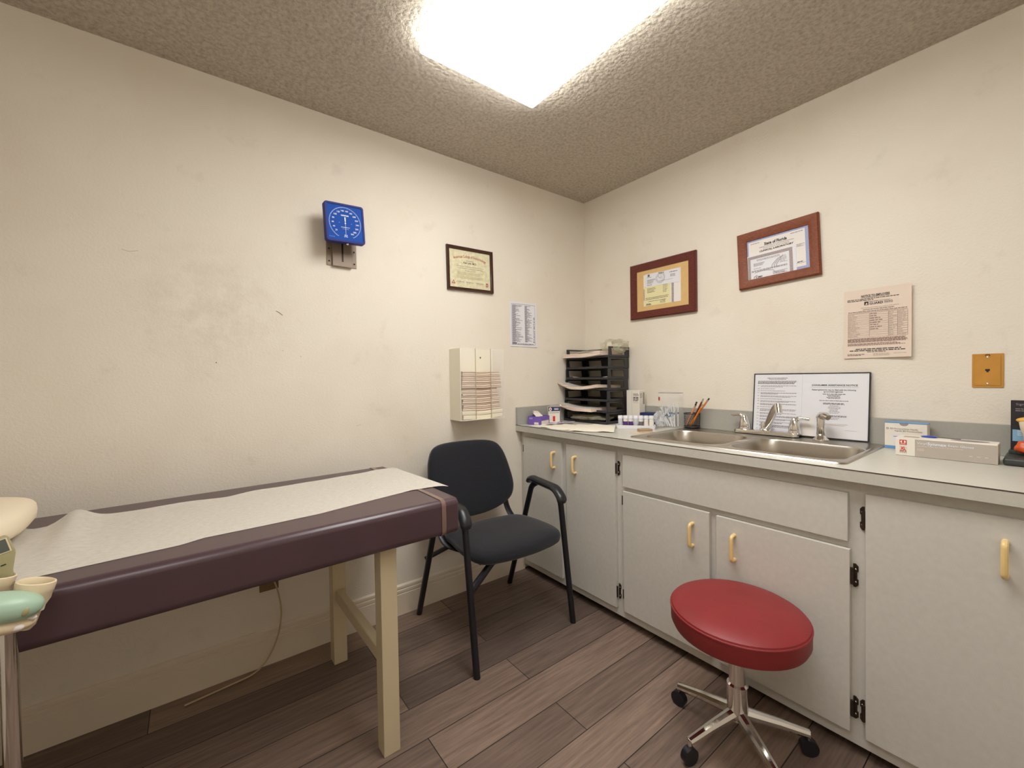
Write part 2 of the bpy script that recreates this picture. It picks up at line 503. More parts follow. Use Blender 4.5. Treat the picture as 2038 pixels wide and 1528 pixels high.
d = door(c2, -.797, -1.219, .078, .661); handle(-1.150, .510, .601, d); hinge(-.797, 1, .585, .645, d, .009); hinge(-.797, 1, .13, .19, d, .009)
d = door(c2, -1.246, -1.668, .078, .658); handle(-1.317, .507, .600, d); hinge(-1.670, -1, .539, .612, d); hinge(-1.670, -1, .12, .19, d)
c3 = cabinet('grey base cabinet with one wide door right of the sink cabinet', -1.689, -2.62, [(-1.689, -1.73), (-2.57, -2.62)])
d = door(c3, -1.706, -2.58, .078, .841); handle(-1.984, .695, .780, d); hinge(-1.704, 1, .724, .797, d, .014); hinge(-1.704, 1, .12, .19, d, .014)

# countertop with sink cut-out
CZ, CT, CX = .877, .914, -.647
SY0, SY1, SX0, SX1 = -.800, -1.647, -.583, -.045      # sink rim
ct = thing('countertop', 'grey laminate countertop with backsplash on the base cabinets', 'countertop', (-.32, -1.3, CZ))
hx0, hx1, hy0, hy1 = SX0 + .012, SX1 - .012, SY1 + .012, SY0 - .012
mb = MB()
mb.box(CX, hx0, -2.65, -.001, CZ, CT, 'counter_laminate')
mb.box(hx1, -.001, -2.65, -.001, CZ, CT, 'counter_laminate')
mb.box(hx0, hx1, hy0, -.001, CZ, CT, 'counter_laminate') if False else mb.box(hx0, hx1, hy1, -.001, CZ, CT, 'counter_laminate')
mb.box(hx0, hx1, -2.65, hy0, CZ, CT, 'counter_laminate')
mb.build('slab', ct)
MB().box(CX - .0008, CX + .0012, -2.65, -.001, CT - .0022, CT + .0004, 'seam_brown').build('edge_seam', ct)
MB().box(-.020, -.001, -2.65, -.021, CT + .0005, 1.023, 'splash_laminate', .001, 1).build('backsplash', ct)
MB().box(CX + .001, -.001, -.020, -.001, CT + .0005, 1.023, 'splash_laminate', .001, 1).build('side_splash', ct)

# ------------------------------------------------------------------ sink
def rrect(x0, x1, y0, y1, rs, n=7):
    """points counter-clockwise, rs = radius at (x1,y1),(x0,y1),(x0,y0),(x1,y0)"""
    out = []
    cs = [(x1, y1, 0, rs[0]), (x0, y1, 90, rs[1]), (x0, y0, 180, rs[2]), (x1, y0, 270, rs[3])]
    for x, y, a, r in cs:
        sx = -1 if x == x1 else 1; sy = -1 if y == y1 else 1
        cx, cy = x + sx * r, y + sy * r
        for k in range(n + 1):
            th = R(a + 90 * k / n); out.append((cx + r * math.cos(th), cy + r * math.sin(th)))
    return out
def loops(mb, LL, m, fill=True):
    n = len(LL[0]); V = []; F = []
    for l in LL: V += l
    for i in range(len(LL) - 1):
        for k in range(n): F.append((i * n + k, i * n + (k + 1) % n, (i + 1) * n + (k + 1) % n, (i + 1) * n + k))
    if fill: F.append(tuple((len(LL) - 1) * n + k for k in range(n)))
    mb.add(V, F, m)
sk = thing('kitchen_sink', 'double bowl stainless steel sink set into the grey counter', 'sink', (-.31, -1.22, CT))
ym = -1.222
def z(l, h): return [(x, y, h) for x, y in l]
mb = MB()
e = .001
for (ya, yb, left) in ((ym, SY0, True), (SY1, ym, False)):
    ro = (.03, .03, e, e) if left else (e, e, .03, .03)
    def ins(q, o=True):
        a, b = (0 if (not left) else 0), 0
        return rrect(SX0 + q, SX1 - q, ya + (0 if left else q), yb - (q if left else 0), tuple(max(e, r - q) if r > .01 else e for r in ro))
    outer = [z(ins(0), CT + .0006), z(ins(.003), CT + .0055), z(ins(.010), CT + .0075), z(ins(.017), CT + .0055), z(ins(.022), CT + .0045)]
    bx0, bx1 = -.538, -.195
    by0, by1 = (-1.203, -.842) if left else (-1.625, -1.242)
    rb = .075
    def bowl(q, r): return rrect(bx0 + q, bx1 - q, by0 + q, by1 - q, (r, r, r, r))
    inner = [z(bowl(-.010, rb + .01), CT + .0045), z(bowl(-.006, rb + .006), CT + .0060), z(bowl(-.002, rb + .002), CT + .0045), z(bowl(.002, rb), CT - .004), z(bowl(.008, rb), CT - .05), z(bowl(.014, rb), CT - .145),
             z(bowl(.024, rb - .01), CT - .165), z(bowl(.045, rb - .02), CT - .172)]
    loops(mb, outer + inner, 'steel')
for v in mb.bm.verts:
    if abs(v.co.y - ym) < 2e-3:
        v.co.y = ym
        if v.co.z > CT + .001: v.co.z = CT + .0045
bmesh.ops.remove_doubles(mb.bm, verts=mb.bm.verts[:], dist=2e-4)
bmesh.ops.dissolve_degenerate(mb.bm, dist=1e-4, edges=mb.bm.edges[:])
bmesh.ops.recalc_face_normals(mb.bm, faces=mb.bm.faces[:])
mb.build('basin', sk)
for y in (-1.02, -1.43):
    MB().lathe([(.001, .0), (.030, .001), (.038, .003), (.044, .002), (.045, -.001)], (-.366, y, CT - .1718), 'chrome', 24).build('drain', sk)

# faucet
fz = CT + .0078
fc = thing('kitchen_faucet', 'chrome two handle faucet on the sink deck before the notice board', 'faucet', (-.066, -1.21, fz))
pl = rrect(-.098, -.047, -1.352, -1.068, (.024,) * 4)
def shrink(l, k, c): return [(c[0] + (x - c[0]) * k, c[1] + (y - c[1]) * k) for x, y in l]
mb = MB(); cc = (-.0725, -1.21)
loops(mb, [z(pl, fz), z(pl, fz + .012), z(shrink(pl, .975, cc), fz + .016), z(shrink(pl, .9, cc), fz + .0175)], 'chrome')
mb.build('base_plate', fc)
for y, s in ((-1.112, 1), (-1.330, -1)):
    mb = MB()
    mb.lathe([(.026, .012), (.027, .020), (.024, .026), (.0245, .030), (.024, .040), (.021, .055), (.016, .072), (.012, .084), (.006, .09), (.0005, .091)], (-.066, y, fz), 'chrome', 20)
    pth = fillet([(-.066, y + s * .002, fz + .066), (-.067, y + s * .014, fz + .087), (-.070, y + s * .060, fz + .083)], .02, 6)
    mb.tube(pth, [.0135, .012, .0105, .0095, .009, .0085, .008, .0075, .007][:len(pth)], 'chrome', 12)
    mb.build('lever_handle', fc)
mb = MB()
mb.lathe([(.027, .010), (.028, .018), (.023, .024), (.0215, .03), (.0215, .052), (.019, .058), (.001, .060)], (-.066, -1.210, fz), 'chrome', 24)
sp = fillet([(-.066, -1.212, fz + .018), (-.085, -1.226, fz + .045), (-.165, -1.285, fz + .128), (-.196, -1.308, fz + .150), (-.205, -1.315, fz + .138)], .03, 5)
mb.tube(sp, [.017] * (len(sp) - 4) + [.0165, .016, .015, .014], 'chrome', 14, flat=.72)
mb.build('spout', fc)
mb = MB(); mb.cyl((-.200, -1.311, fz + .154), (-.209, -1.318, fz + .116), .0155, 'chrome', 18); mb.build('aerator', fc)
sy = thing('side_sprayer', 'chrome pull out sprayer beside the faucet on the sink deck', 'sprayer', (-.095, -1.440, CT + .0045))
mb = MB(); mb.lathe([(.030, .0005), (.030, .006), (.022, .012), (.018, .020), (.014, .024)], (-.095, -1.440, CT + .0045), 'chrome', 24); mb.build('collar', sy)
mb = MB(); mb.lathe([(.0145, .022), (.0165, .030), (.0155, .06), (.016, .095), (.014, .104)], (-.095, -1.440, CT + .0045), 'chrome', 20)
mb.tube([(-.090, -1.432, CT + .104), (-.10, -1.445, CT + .113), (-.112, -1.462, CT + .113), (-.120, -1.474, CT + .108)], [.014, .017, .016, .012], 'chrome', 16)
mb.build('spray_head', sy)

# ------------------------------------------------------------------ exam table
TZ = .801
tb = thing('exam_table', 'long exam table with padded plum vinyl top on beige legs', 'exam table', (-2.42, -.45, 0))
ta = R(.8)
Mt = T(-1.528, -.452, 0) @ rot_z(ta)          # local x runs to the left of the right end
mb = MB(Mt)
b = bmesh.new(); bmesh.ops.create_cube(b, size=1)
for v in b.verts: v.co = Vector((-.915 + v.co.x * 1.83, v.co.y * .70, (TZ + .679) / 2 + v.co.z * (TZ - .679)))
bmesh.ops.bevel(b, geom=[e_ for e_ in b.edges if abs((e_.verts[0].co - e_.verts[1].co).x) > 1], offset=.022, segments=8, profile=.5, affect='EDGES')
bmesh.ops.bevel(b, geom=[e_ for e_ in b.edges if all(abs(v.co.x) < 1e-4 for v in e_.verts) or all(abs(v.co.x + 1.83) < 1e-4 for v in e_.verts)], offset=.010, segments=4, profile=.5, affect='EDGES')
mb.addbm(b, 'vinyl'); mb.wn = True; mb.build('cushion', tb, sharp=50)
# clear strap round the foot end that holds the paper
mb = MB(Mt); w = .016; xs = -.068
ring = rrect(.679, TZ, -.35, .35, (.022,) * 4, 8)
def off(l, q): 
    cx, cy = (.679 + TZ) / 2, 0
    return [(a + math.copysign(q, a - cx) if abs(a - cx) > .02 else a, c + math.copysign(q, c) if abs(c) > .31 else c) for a, c in l]
Lr = off(ring, .0016); nR = len(Lr)
V = [(xs, c, a) for a, c in Lr] + [(xs + w, c, a) for a, c in Lr]
mb.add(V, [(k, (k + 1) % nR, nR + (k + 1) % nR, nR + k) for k in range(nR)], 'strap_clear'); mb.build('paper_strap', tb)
mb = MB(Mt); mb.box(-1.70, -.16, -.20, .20, .645, .6795, 'table_paint', .003, 1)
mb.build('apron', tb)
def leg(x, y): 
    mb = MB(Mt); mb.box(x - .0275, x + .0275, y - .0275, y + .0275, 0.0, .6795, 'table_paint', .003, 2); mb.build('leg', tb)
for x in (-.237, -1.60):
    for y in (-.275, .285): leg(x, y)
for x in (-.237, -1.60):
    mb = MB(Mt); mb.box(x - .016, x + .016, -.248, .258, .27, .318, 'table_paint', .003, 1); mb.build('crossbar', tb)

# paper sheet on the table
def lerp_pts(P, x):
    for (a, b), (c, d_) in zip(P, P[1:]):
        if a <= x <= c: return b + (d_ - b) * (x - a) / (c - a)
    return P[0][1] if x < P[0][0] else P[-1][1]
near = [(-2.95, -.74), (-2.51, -.725), (-2.281, -.707), (-2.235, -.686), (-2.1, -.683), (-1.946, -.675), (-1.8, -.645), (-1.628, -.612), (-1.53, -.622), (-1.47, -.640)]
far = [(-2.95, -.23), (-2.66, -.23), (-2.625, -.285), (-2.59, -.29), (-2.555, -.245), (-2.514, -.255), (-2.289, -.250), (-2.16, -.262), (-2.087, -.240), (-1.80, -.222), (-1.543, -.200), (-1.47, -.20)]
def paper_z(x, y):
    zz = TZ + .0008
    rdg = math.exp(-((x + 2.525 + .06 * (y + .4)) / .036) ** 2) * .030 * max(0, 1 - max(0, -(y + .20)) * 2.0)
    zz += rdg + .0007 * (1 + noise.noise((x * 5, y * 3, 1)))
    ny = lerp_pts(near, x); fy = lerp_pts(far, x)
    zz += .003 * max(0, 1 - abs(y - fy) / .03) * (1 + noise.noise((x * 9, 0, 4)))
    zz = TZ + .0007 + (zz - TZ - .0007) * min(1, abs(y - ny) / .025)
    if -1.64 < x: zz += .0016 * min(1, (x + 1.64) / .03)
    if x > -1.522:
        q = (x + 1.522) / .05; zz -= .012 * q * q
    return zz
mb = MB(); nx, ny_ = 110, 30; V = []
for i in range(nx + 1):
    x = -2.95 + (2.95 - 1.487) * i / nx
    a, c = lerp_pts(near, x), lerp_pts(far, x)
    for j in range(ny_ + 1):
        y = a + (c - a) * j / ny_
        xx = x + (.03 * (j / ny_ - .5) if i > nx - 4 else 0) * (i - nx + 4) / 4 * -1
        V.append((xx, y, paper_z(x, y)))
mb.add(V, [(i * (ny_ + 1) + j, (i + 1) * (ny_ + 1) + j, (i + 1) * (ny_ + 1) + j + 1, i * (ny_ + 1) + j + 1) for i in range(nx) for j in range(ny_)], 'exam_paper_mat')
# two hairline creases
tag(mb.build('exam_paper', origin=(-2.2, -.45, TZ), sharp=80), 'wrinkled white paper sheet covering the plum exam table', 'paper sheet')
mb = MB()
mb.ell((-2.86, -.395, TZ + .062), .262, .20, .052, 'pillow_cloth', 40, 20, .62)
for v in mb.bm.verts: v.co.z += .004 * noise.noise(v.co * 9)
tag(mb.build('pillow', origin=(-2.86, -.395, TZ)), 'cream pillow at the head of the exam table', 'pillow')

# ------------------------------------------------------------------ guest chair
ch = thing('guest_chair', 'black upholstered armchair between exam table and cabinets', 'chair', (-1.07, -.36, 0))
def sstretch(p0, p1, n): return [Vector(p0).lerp(Vector(p1), i / n) for i in range(n + 1)]
# rounded cushion from an outline with thickness
def cushion(mb, outline, thick, crown, m, M, n=10):
    """outline: closed list of (u,v); grows a padded panel in w"""
    cu = sum(p[0] for p in outline) / len(outline); cv = sum(p[1] for p in outline) / len(outline)
    rings = []
    for k in range(n + 1):
        t_ = k / n * PI / 2
        s_ = math.cos(t_); h = math.sin(t_)
        rings.append((s_, h))
    LL = []
    prof = [(.02, -thick * .5), (.6, -thick * .5), (.94, -thick * .48), (.985, -thick * .3), (1.0, 0), (.99, thick * .26), (.955, thick * .42), (.85, thick * .5 + crown * .25), (.6, thick * .5 + crown * .7), (.3, thick * .5 + crown * .95), (.02, thick * .5 + crown)]
    for s_, h in prof: LL.append([(cu + (u - cu) * s_, cv + (v - cv) * s_, h) for u, v in outline])
    V = []; F = []; q = len(outline)
    for l in LL: V += l
    for i in range(len(LL) - 1):
        for k in range(q): F.append((i * q + k, i * q + (k + 1) % q, (i + 1) * q + (k + 1) % q, (i + 1) * q + k))
    F.append(tuple(reversed(range(q)))); F.append(tuple((len(LL) - 1) * q + k for k in range(q)))
    mb.add(V, F, m, M)
def spline(pts, n=8):
    P = [Vector((*p, 0)) for p in pts]; out = []; N = len(P)
    for i in range(N):
        a, b, c, d_ = P[i - 1], P[i], P[(i + 1) % N], P[(i + 2) % N]
        for k in range(n):
            t_ = k / n
            q = .5 * ((2 * b) + (c - a) * t_ + (2 * a - 5 * b + 4 * c - d_) * t_ ** 2 + (3 * b - a - 3 * c + d_) * t_ ** 3)
            out.append((q.x, q.y))
    return out
# back: panel plane leaning
back_o = spline([(-.235, -.10), (-.245, .03), (-.225, .15), (-.165, .205), (0, .215), (.150, .200), (.212, .145), (.243, .02), (.247, -.070), (.212, -.130), (.12, -.168), (0, -.180), (-.13, -.168), (-.212, -.130)])
lean = R(14)
Mb = Matrix(((1, 0, 0, -1.085), (0, math.sin(lean), -math.cos(lean), -.170), (0, math.cos(lean), math.sin(lean), .668), (0, 0, 0, 1)))
def curve_back(v):
    v = v.copy(); v.z += 1.0 * v.x * v.x * .55 - .9 * max(0, v.y) * 0 - .015; return v
mb = MB(T(-1.062, -.17, .668) @ rot_z(R(-2)) @ T(1.062, .17, -.668)); mb.f = curve_back
cushion(mb, back_o, .05, .006, 'chair_fabric', Mb) if False else None
mb.M = mb.M @ Mb; cushion(mb, back_o, .05, .006, 'chair_fabric', None)
mb.build('backrest', ch, sharp=60)
seat_o = spline([(-.225, -.205), (-.09, -.225), (.06, -.225), (.20, -.195), (.245, -.10), (.262, .05), (.228, .140), (.12, .168), (0, .175), (-.12, .168), (-.218, .140), (-.25, .05), (-.242, -.10)])
ms = T(-1.052, -.430, .432) @ rot_z(R(-3)) @ Matrix.Rotation(R(1.5), 4, 'X') @ Matrix.Scale(-1, 4, (0, 1, 0))
mb = MB(); 
def droop(v):
    v = v.copy(); q = max(0, v.y - .10); v.z -= q * q * 1.3; v.z -= .25 * v.x * v.x * 0; return v
mb.f = droop; mb.M = ms; cushion(mb, seat_o, .055, .010, 'chair_fabric', None); 
bmesh.ops.recalc_face_normals(mb.bm, faces=mb.bm.faces[:]); mb.build('seat', ch, sharp=60)
arms = {}
for sgn, (ft, fb, at, rt, rb) in {
    'l': ((-1.362, -.565, .600), (-1.362, -.640, .0), (-1.357, -.535, .646), (-1.346, -.300, .662), (-1.345, -.062, .0)),
    'r': ((-.836, -.590, .610), (-.783, -.612, .0), (-.826, -.545, .650), (-.800, -.325, .660), (-.785, -.096, .0))}.items():
    fp = fillet([fb, ft, at], .05, 6)
    MB().tube(fp, .0155, 'chair_metal', 12, flat=.9).build('leg', ch)
    rp = fillet([rb, (rt[0], rt[1] - .005, rt[2] - .035), (rt[0], rt[1] - .045, rt[2] - .012)], .04, 6)
    MB().tube(rp, .0155, 'chair_metal', 12, flat=.9).build('leg', ch)
    r0, a0, f0 = Vector(rt), Vector(at), Vector(ft)
    pad = fillet([r0 + Vector((0, .02, -.014)), r0 + Vector((0, -.01, .006)), a0 + Vector((0, -.005, .008)), f0 + Vector((.001, -.008, .012)), f0 + Vector((.001, -.010, -.012))], .035, 5)
    k = len(pad)
    MB().tube(pad, [.019] + [.0265] * (k - 2) + [.020], 'arm_plastic', 14, flat=.68).build('armrest', ch)
for pth in ([(-1.27, -.165, .57), (-1.288, -.185, .48), (-1.296, -.25, .405), (-1.24, -.34, .388)], [(-.872, -.175, .57), (-.866, -.190, .48), (-.842, -.255, .405), (-.90, -.34, .388)]):
    MB().tube(fillet(pth, .05, 6), .017, 'chair_metal', 10, flat=.45, up=(0, 1, 0)).build('back_support', ch)
MB().tube([(-1.347, -.150, .315), (-1.20, -.20, .375), (-.95, -.20, .375), (-.79, -.165, .30)], .0115, 'chair_metal', 10).build('crossbar', ch)
MB().tube([(-1.360, -.600, .335), (-1.18, -.50, .375), (-1.02, -.47, .384)], .0135, 'chair_metal', 10, flat=1.4).build('crossbar', ch)
MB().box(-1.25, -.90, -.50, -.19, .376, .392, 'chair_metal', .004, 1).build('seat_plate', ch)

# ------------------------------------------------------------------ stool
st = thing('round_stool', 'round red vinyl stool in front of the sink cabinet', 'stool', (-.845, -1.425, 0))
c = (-.845, -1.425, 0)
mb = MB(); mb.lathe([(.0005, .466), (.08, .465), (.14, .461), (.185, .452), (.200, .443), (.2035, .431)], c, 'stool_vinyl', 56)
for v in mb.bm.verts: pass
mb.lathe([(.2035, .431), (.203, .39), (.196, .375), (.17, .37), (.0005, .37)], c, 'stool_vinyl', 56); bmesh.ops.recalc_face_normals(mb.bm, faces=mb.bm.faces[:]); mb.build('seat', st)
pi = MB().tube([(c[0] + .2025 * math.cos(2 * PI * k / 56), c[1] + .2025 * math.sin(2 * PI * k / 56), .435) for k in range(56)], .0032, 'stool_vinyl', 8, closed=True); pi.build('piping', st)
MB().lathe([(.09, .368), (.09, .355), (.025, .35), (.025, .20), (.032, .195), (.032, .085), (.0005, .08)], c, 'chrome', 24).build('column', st)
for k in range(5):
    a = R(72 * k + 20); dx, dy = math.cos(a), math.sin(a)
    MB().tube([(c[0] + dx * .02, c[1] + dy * .02, .10), (c[0] + dx * .12, c[1] + dy * .12, .085), (c[0] + dx * .205, c[1] + dy * .205, .068)], [.02, .016, .013], 'chrome', 10).build('leg', st)
    mb = MB(); px, py = c[0] + dx * .205, c[1] + dy * .205
    mb.cyl((px - dy * .011, py + dx * .011, .026), (px + dy * .011, py - dx * .011, .026), .026, 'chair_metal', 20)
    mb.cyl((px, py, .05), (px, py, .075), .006, 'chrome', 8); mb.build('caster', st)

# ------------------------------------------------------------------ wall gauge
gg = thing('wall_blood_pressure_gauge', 'square blue blood pressure dial on a grey bracket, left wall', 'gauge', (-1.675, 0, 1.80))
mb = MB(M_left(-1.673, 1.842))
mb.box(-.068, .068, -.095, .09, .0005, .004, 'bracket_grey', .0012, 1)
mb.box(-.045, .044, -.098, .09, .004, .017, 'bracket_grey', .003, 2)
for u in (-.057, .057):
    for v in (-.075, -.018): mb.ell((u, v, .005), .004, .004, .002, 'dark_metal', 10, 6)
mb.box(-.004, .004, -.075, .02, .0170, .0176, 'dark_metal')
mb.build('bracket', gg)
mb = MB(); mb.cyl((-1.673, -.017, 1.855), (-1.676, -.075, 1.895), .007, 'dark_metal', 12); mb.ell((-1.671, -.09, 1.832), .006, .01, .006, 'chrome', 10, 8); mb.build('pivot_arm', gg)
Mg = T(-1.683, -.104, 1.919) @ Matrix.Rotation(R(-2.6), 4, 'Y') @ rot_z(R(2)) @ M_left(0, 0)
mb = MB(Mg)
q = .0865
mb.prism(rrect(-q, q, -q, q, (.012,) * 4, 6), -.024, .0, 'gauge_rim')
rim = rrect(-q, q, -q, q, (.012,) * 4, 6); rim2 = rrect(-q + .009, q - .009, -q + .009, q - .009, (.007,) * 4, 6)
nR = len(rim); V = [(x, y, 0) for x, y in rim] + [(x * .985, y * .985, .004) for x, y in rim] + [(x, y, .004) for x, y in rim2] + [(x, y, .001) for x, y in rim2]
mb.add(V, [(i * nR + k, i * nR + (k + 1) % nR, (i + 1) * nR + (k + 1) % nR, (i + 1) * nR + k) for i in range(3) for k in range(nR)], 'gauge_rim')
mb.build('housing', gg)
mb = MB(Mg)
mb.add([(x, y, .0012) for x, y in rim2], [tuple(range(nR))], 'gauge_blue')
A0, A1 = 242, -62        # degrees, 0 .. 300 sweep
def pol(a, r): return (r * math.cos(R(a)), r * math.sin(R(a)))
V = []; F = []; n = 72
for k in range(n + 1):
    a = A0 + (A1 - A0) * k / n - 0
    for r in (.0675, .0705): V.append((*pol(a, r), .0016))
for k in range(n): F.append((2 * k, 2 * k + 2, 2 * k + 3, 2 * k + 1))
mb.add(V, F, 'pale_print')
for k in range(31):
    a = A0 + (A1 - A0) * k / 30; r0 = .0635 if k % 2 == 0 else .0655
    x0, y0 = pol(a, r0); x1, y1 = pol(a, .0675)
    d_ = Vector((y1 - y0, x0 - x1, 0)).normalized() * .0004
    mb.add([(x0 - d_.x, y0 - d_.y, .0016), (x0 + d_.x, y0 + d_.y, .0016), (x1 + d_.x, y1 + d_.y, .0016), (x1 - d_.x, y1 - d_.y, .0016)], [(0, 1, 2, 3)], 'pale_print')
for k in range(1, 16):
    a = A0 + (A1 - A0) * (k * 20) / 300
    if k == 15: a += 4
    if k == 1: a -= 1
    x, y = pol(a, .054); mb.text(str(k * 20), x, y, .0068, .0017, 'white_print', bold=.01)
mb.text('omron', 0, .034, .0082, .0017, 'white_print', width=.034, bold=.03)
mb.words(-.019, .019, -.019, .002, .0017, 'white_print', 1); mb.words(-.014, .014, -.0265, .002, .0017, 'pale_print', 1)
mb.rect(-.006, -.058, .006, -.052, .0017, 'white_print'); mb.rect(-.004, -.0565, .004, -.0535, .0018, 'gauge_blue'); mb.words(-.009, .009, -.0615, .0015, .0017, 'white_print', 1)
mb.words(-.073, -.048, -.066, .0014, .0017, 'pale_print', 1)
for u in (-.027, .027): mb.words(u - .001, u + .003, 0, .002, .0017, 'pale_print', 1)
mb.build('dial_face', gg)
mb = MB(Mg); mb.add([(-.0026, .026, .003), (.0026, .026, .003), (.0022, .008, .003), (.0007, .004, .003), (.0006, -.050, .003), (-.0006, -.050, .003), (-.0007, .004, .003), (-.0022, .008, .003)], [(0, 7, 6, 5, 4, 3, 2, 1)], 'white_print')
mb.lathe([(.0005, .0035), (.003, .0033), (.003, .002)], (0, -.001, 0), 'white_print', 12); mb.build('needle', gg)

# ------------------------------------------------------------------ frames
def frame_mold(mb, w, h, fw, d, m, bev=.6):
    """mitred moulding, outer size w x h, bar width fw, depth d"""
    sec = [(0, 0), (0, d * .75), (fw * .12, d), (fw * .55, d * .92), (fw * .85, d * .62), (fw, d * .55), (fw, d * .2)]
    V = []; F = []; k = len(sec)
    for sx, sy in ((-1, -1), (1, -1), (1, 1), (-1, 1)):
        for a, c_ in sec: V.append((sx * (w / 2 - a), sy * (h / 2 - a), c_))
    for i in range(4):
        j = (i + 1) % 4
        for q_ in range(k - 1): F.append((i * k + q_, j * k + q_, j * k + q_ + 1, i * k + q_ + 1))
    mb.add(V, F, m)
# certificate
cw, chh = .307, .246
cf = thing('framed_certificate', 'parchment certificate in a thin dark walnut frame, left wall', 'certificate', (-.963, 0, 1.71))
Mc = M_left(-.963, 1.832, -.001) @ Matrix.Rotation(R(.8), 4, 'Z')
mb = MB(Mc); frame_mold(mb, cw, chh, .017, .017, 'walnut'); mb.build('frame', cf)
mb = MB(Mc); w = .0045
mb.box(-cw / 2 + .016, cw / 2 - .016, -chh / 2 + .016, chh / 2 - .016, .001, .004, 'parchment')
mb.arc_text('American College of Endocrinology', 0, .073, .0150, w, 'ink_red', .34, .222, .008)
mb.words(-.025, .025, .048, .002, w, 'ink_mid', 1)
mb.text('Kair Jofe, M.D.', 0, .036, .0105, w, 'ink', width=.088, bold=.012)
mb.text('Successfully completed the ACE Course in', 0, .015, .0052, w, 'ink_mid', width=.178)
mb.text('Thyroid Ultrasound and Ultrasound Guided Biopsy', 0, .004, .0052, w, 'ink_mid', width=.176)
mb.text('November 11-12, 2000', 0, -.0085, .0052, w, 'ink_mid', width=.072)
mb.para(-.085, .085, -.016, -.034, 4, .0022, w, 'ink_sand', .1); mb.para(-.09, .09, -.037, -.055, 4, .0022, w, 'ink_sand', .12)
mb.add([(-.124, -.087, w), (-.100, -.087, w), (-.112, -.066, w)], [(0, 1, 2)], 'ink_red'); mb.add([(-.118, -.083, w + .0003), (-.106, -.083, w + .0003), (-.112, -.073, w + .0003)], [(0, 1, 2)], 'parchment')
for u in (-.068, -.005, .062):
    pts = [(u - .025 + .05 * i / 24, -.074 + .006 * math.sin(i * 1.5 + u * 40) * (1 if i < 16 else .5), w) for i in range(25)]
    mb.tube(pts, .0006, 'ink_mid', 4); mb.words(u - .022, u + .02, -.084, .0018, w, 'ink_sand', 1)
mb.rect(.105, -.088, .121, -.066, w, 'ink_red'); mb.rect(.111, -.085, .114, -.069, w + .0003, 'parchment'); mb.rect(.107, -.080, .119, -.078, w + .0003, 'parchment')
mb.build('certificate', cf)

# insurance list taped to the left wall
def sheet(mb, w, h, m, nx=14, ny=18, back=True):
    mb.rect(-w / 2, -h / 2, w / 2, h / 2, 0, m, nx, ny)
ins = MB(M_left(-.573, 1.543, -.0008)); 
ins.f = lambda v: Vector((v.x, v.y, v.z + .003 * max(0, v.x / .1) ** 2 + .002 * max(0, -v.y / .14) ** 3))
w_, h_ = .2159, .2794
sheet(ins, w_, h_, 'paper_cool'); k = .0006
for a in ((-.094, -.128, .094, -.1265), (-.094, .1265, .094, .128), (-.094, -.128, -.0925, .128), (.0925, -.128, .094, .128)): ins.rect(*a, k, 'ink_violet')
rnd.seed(5)
for col_, (u0, u1) in enumerate(((-.089, .0), (.012, .075))):
    i = 0; v = .118
    while v > -.112:
        ins.rect(u0, v - .0018, u0 + (u1 - u0) * (.28 + .1 * rnd.random()), v + .0018, k, 'ink_violet')
        if rnd.random() < .75: ins.words(u0 + (u1 - u0) * .35, u0 + (u1 - u0) * rnd.uniform(.5, 1.0), v, .0028, k, 'ink_violet' if rnd.random() < .7 else 'ink_mid', 1)
        v -= .0058
ins.text('Insurance', .0845, -.03, .0135, k, 'ink_mid', width=.165, bold=.01, rot=R(90), shear=.25)
ins.rect(-.09, -.124, -.055, -.113, k, 'ink_violet'); ins.words(-.05, .08, -.1225, .004, k, 'ink_violet', 1)
tag(ins.build('insurance_list', origin=(-.573, -.001, 1.543)), 'white printed Insurance list taped near the corner, left wall', 'notice')

# frame with tan mat
fa = thing('framed_license', 'dark red wooden frame with tan mat and two slips, right wall', 'picture frame', (0, -.62, 1.57))
Ma = M_right(-.620, 1.7325, -.001)
mb = MB(Ma); frame_mold(mb, .437, .340, .046, .022, 'mahogany'); mb.build('frame', fa)
mb = MB(Ma)
mb.box(-.178, .178, -.137, .137, .003, .0085, 'mat_tan')
mb.build('mat', fa)
mb = MB(Ma); w = .0095
mb.rect(-.124, -.096, .124, .096, .0088, 'paper'); 
mb.rect(-.118, -.096, .058, .028, w, 'paper_yellow'); mb.rect(.066, -.096, .080, .02, w, 'guilloche_grey'); mb.rect(-.123, -.06, -.117, .01, w, 'guilloche_grey')
w2 = w + .0008
mb.para(-.098, -.02, .012, -.018, 4, .0026, w2, 'ink_mid', .4); mb.para(.01, .045, .02, -.03, 6, .0024, w2, 'ink_mid', .3); mb.para(-.11, .05, -.045, -.062, 2, .003, w2, 'ink_mid', .1); mb.para(-.09, .03, -.066, -.075, 1, .0025, w2, 'ink_mid', .1)
mb.para(-.105, -.07, -.082, -.092, 2, .003, w2, 'ink', .2); mb.para(-.01, .03, -.072, -.09, 3, .002, w2, 'ink_mid', .2)
Mtl = Ma @ T(.004, .060, 0) @ rot_z(R(-1.5))
for a in [0]:
    t2 = MB.__new__(MB)
mb.M = Mtl
mb.box(-.115, .113, -.042, .036, .0098, .0104, 'paper_cool'); w3 = .0108
mb.rect(-.098, .018, -.084, .032, w3, 'ink_mid'); mb.words(-.103, -.07, .014, .003, w3, 'ink_mid', 1)
for r_ in (.030, .024):
    pts = [(-.01 + r_ * math.cos(2 * PI * i / 40), .0 + r_ * math.sin(2 * PI * i / 40), w3) for i in range(40)]
    mb.tube(pts, .0008, 'ink_soft', 4, closed=True)
for i in range(40):
    a, r_ = rnd.uniform(0, 6.28), rnd.uniform(0, .02); x, y = -.01 + r_ * math.cos(a), r_ * math.sin(a)
    mb.rect(x - .002, y - .0007, x + .002, y + .0007, w3, 'ink_soft')
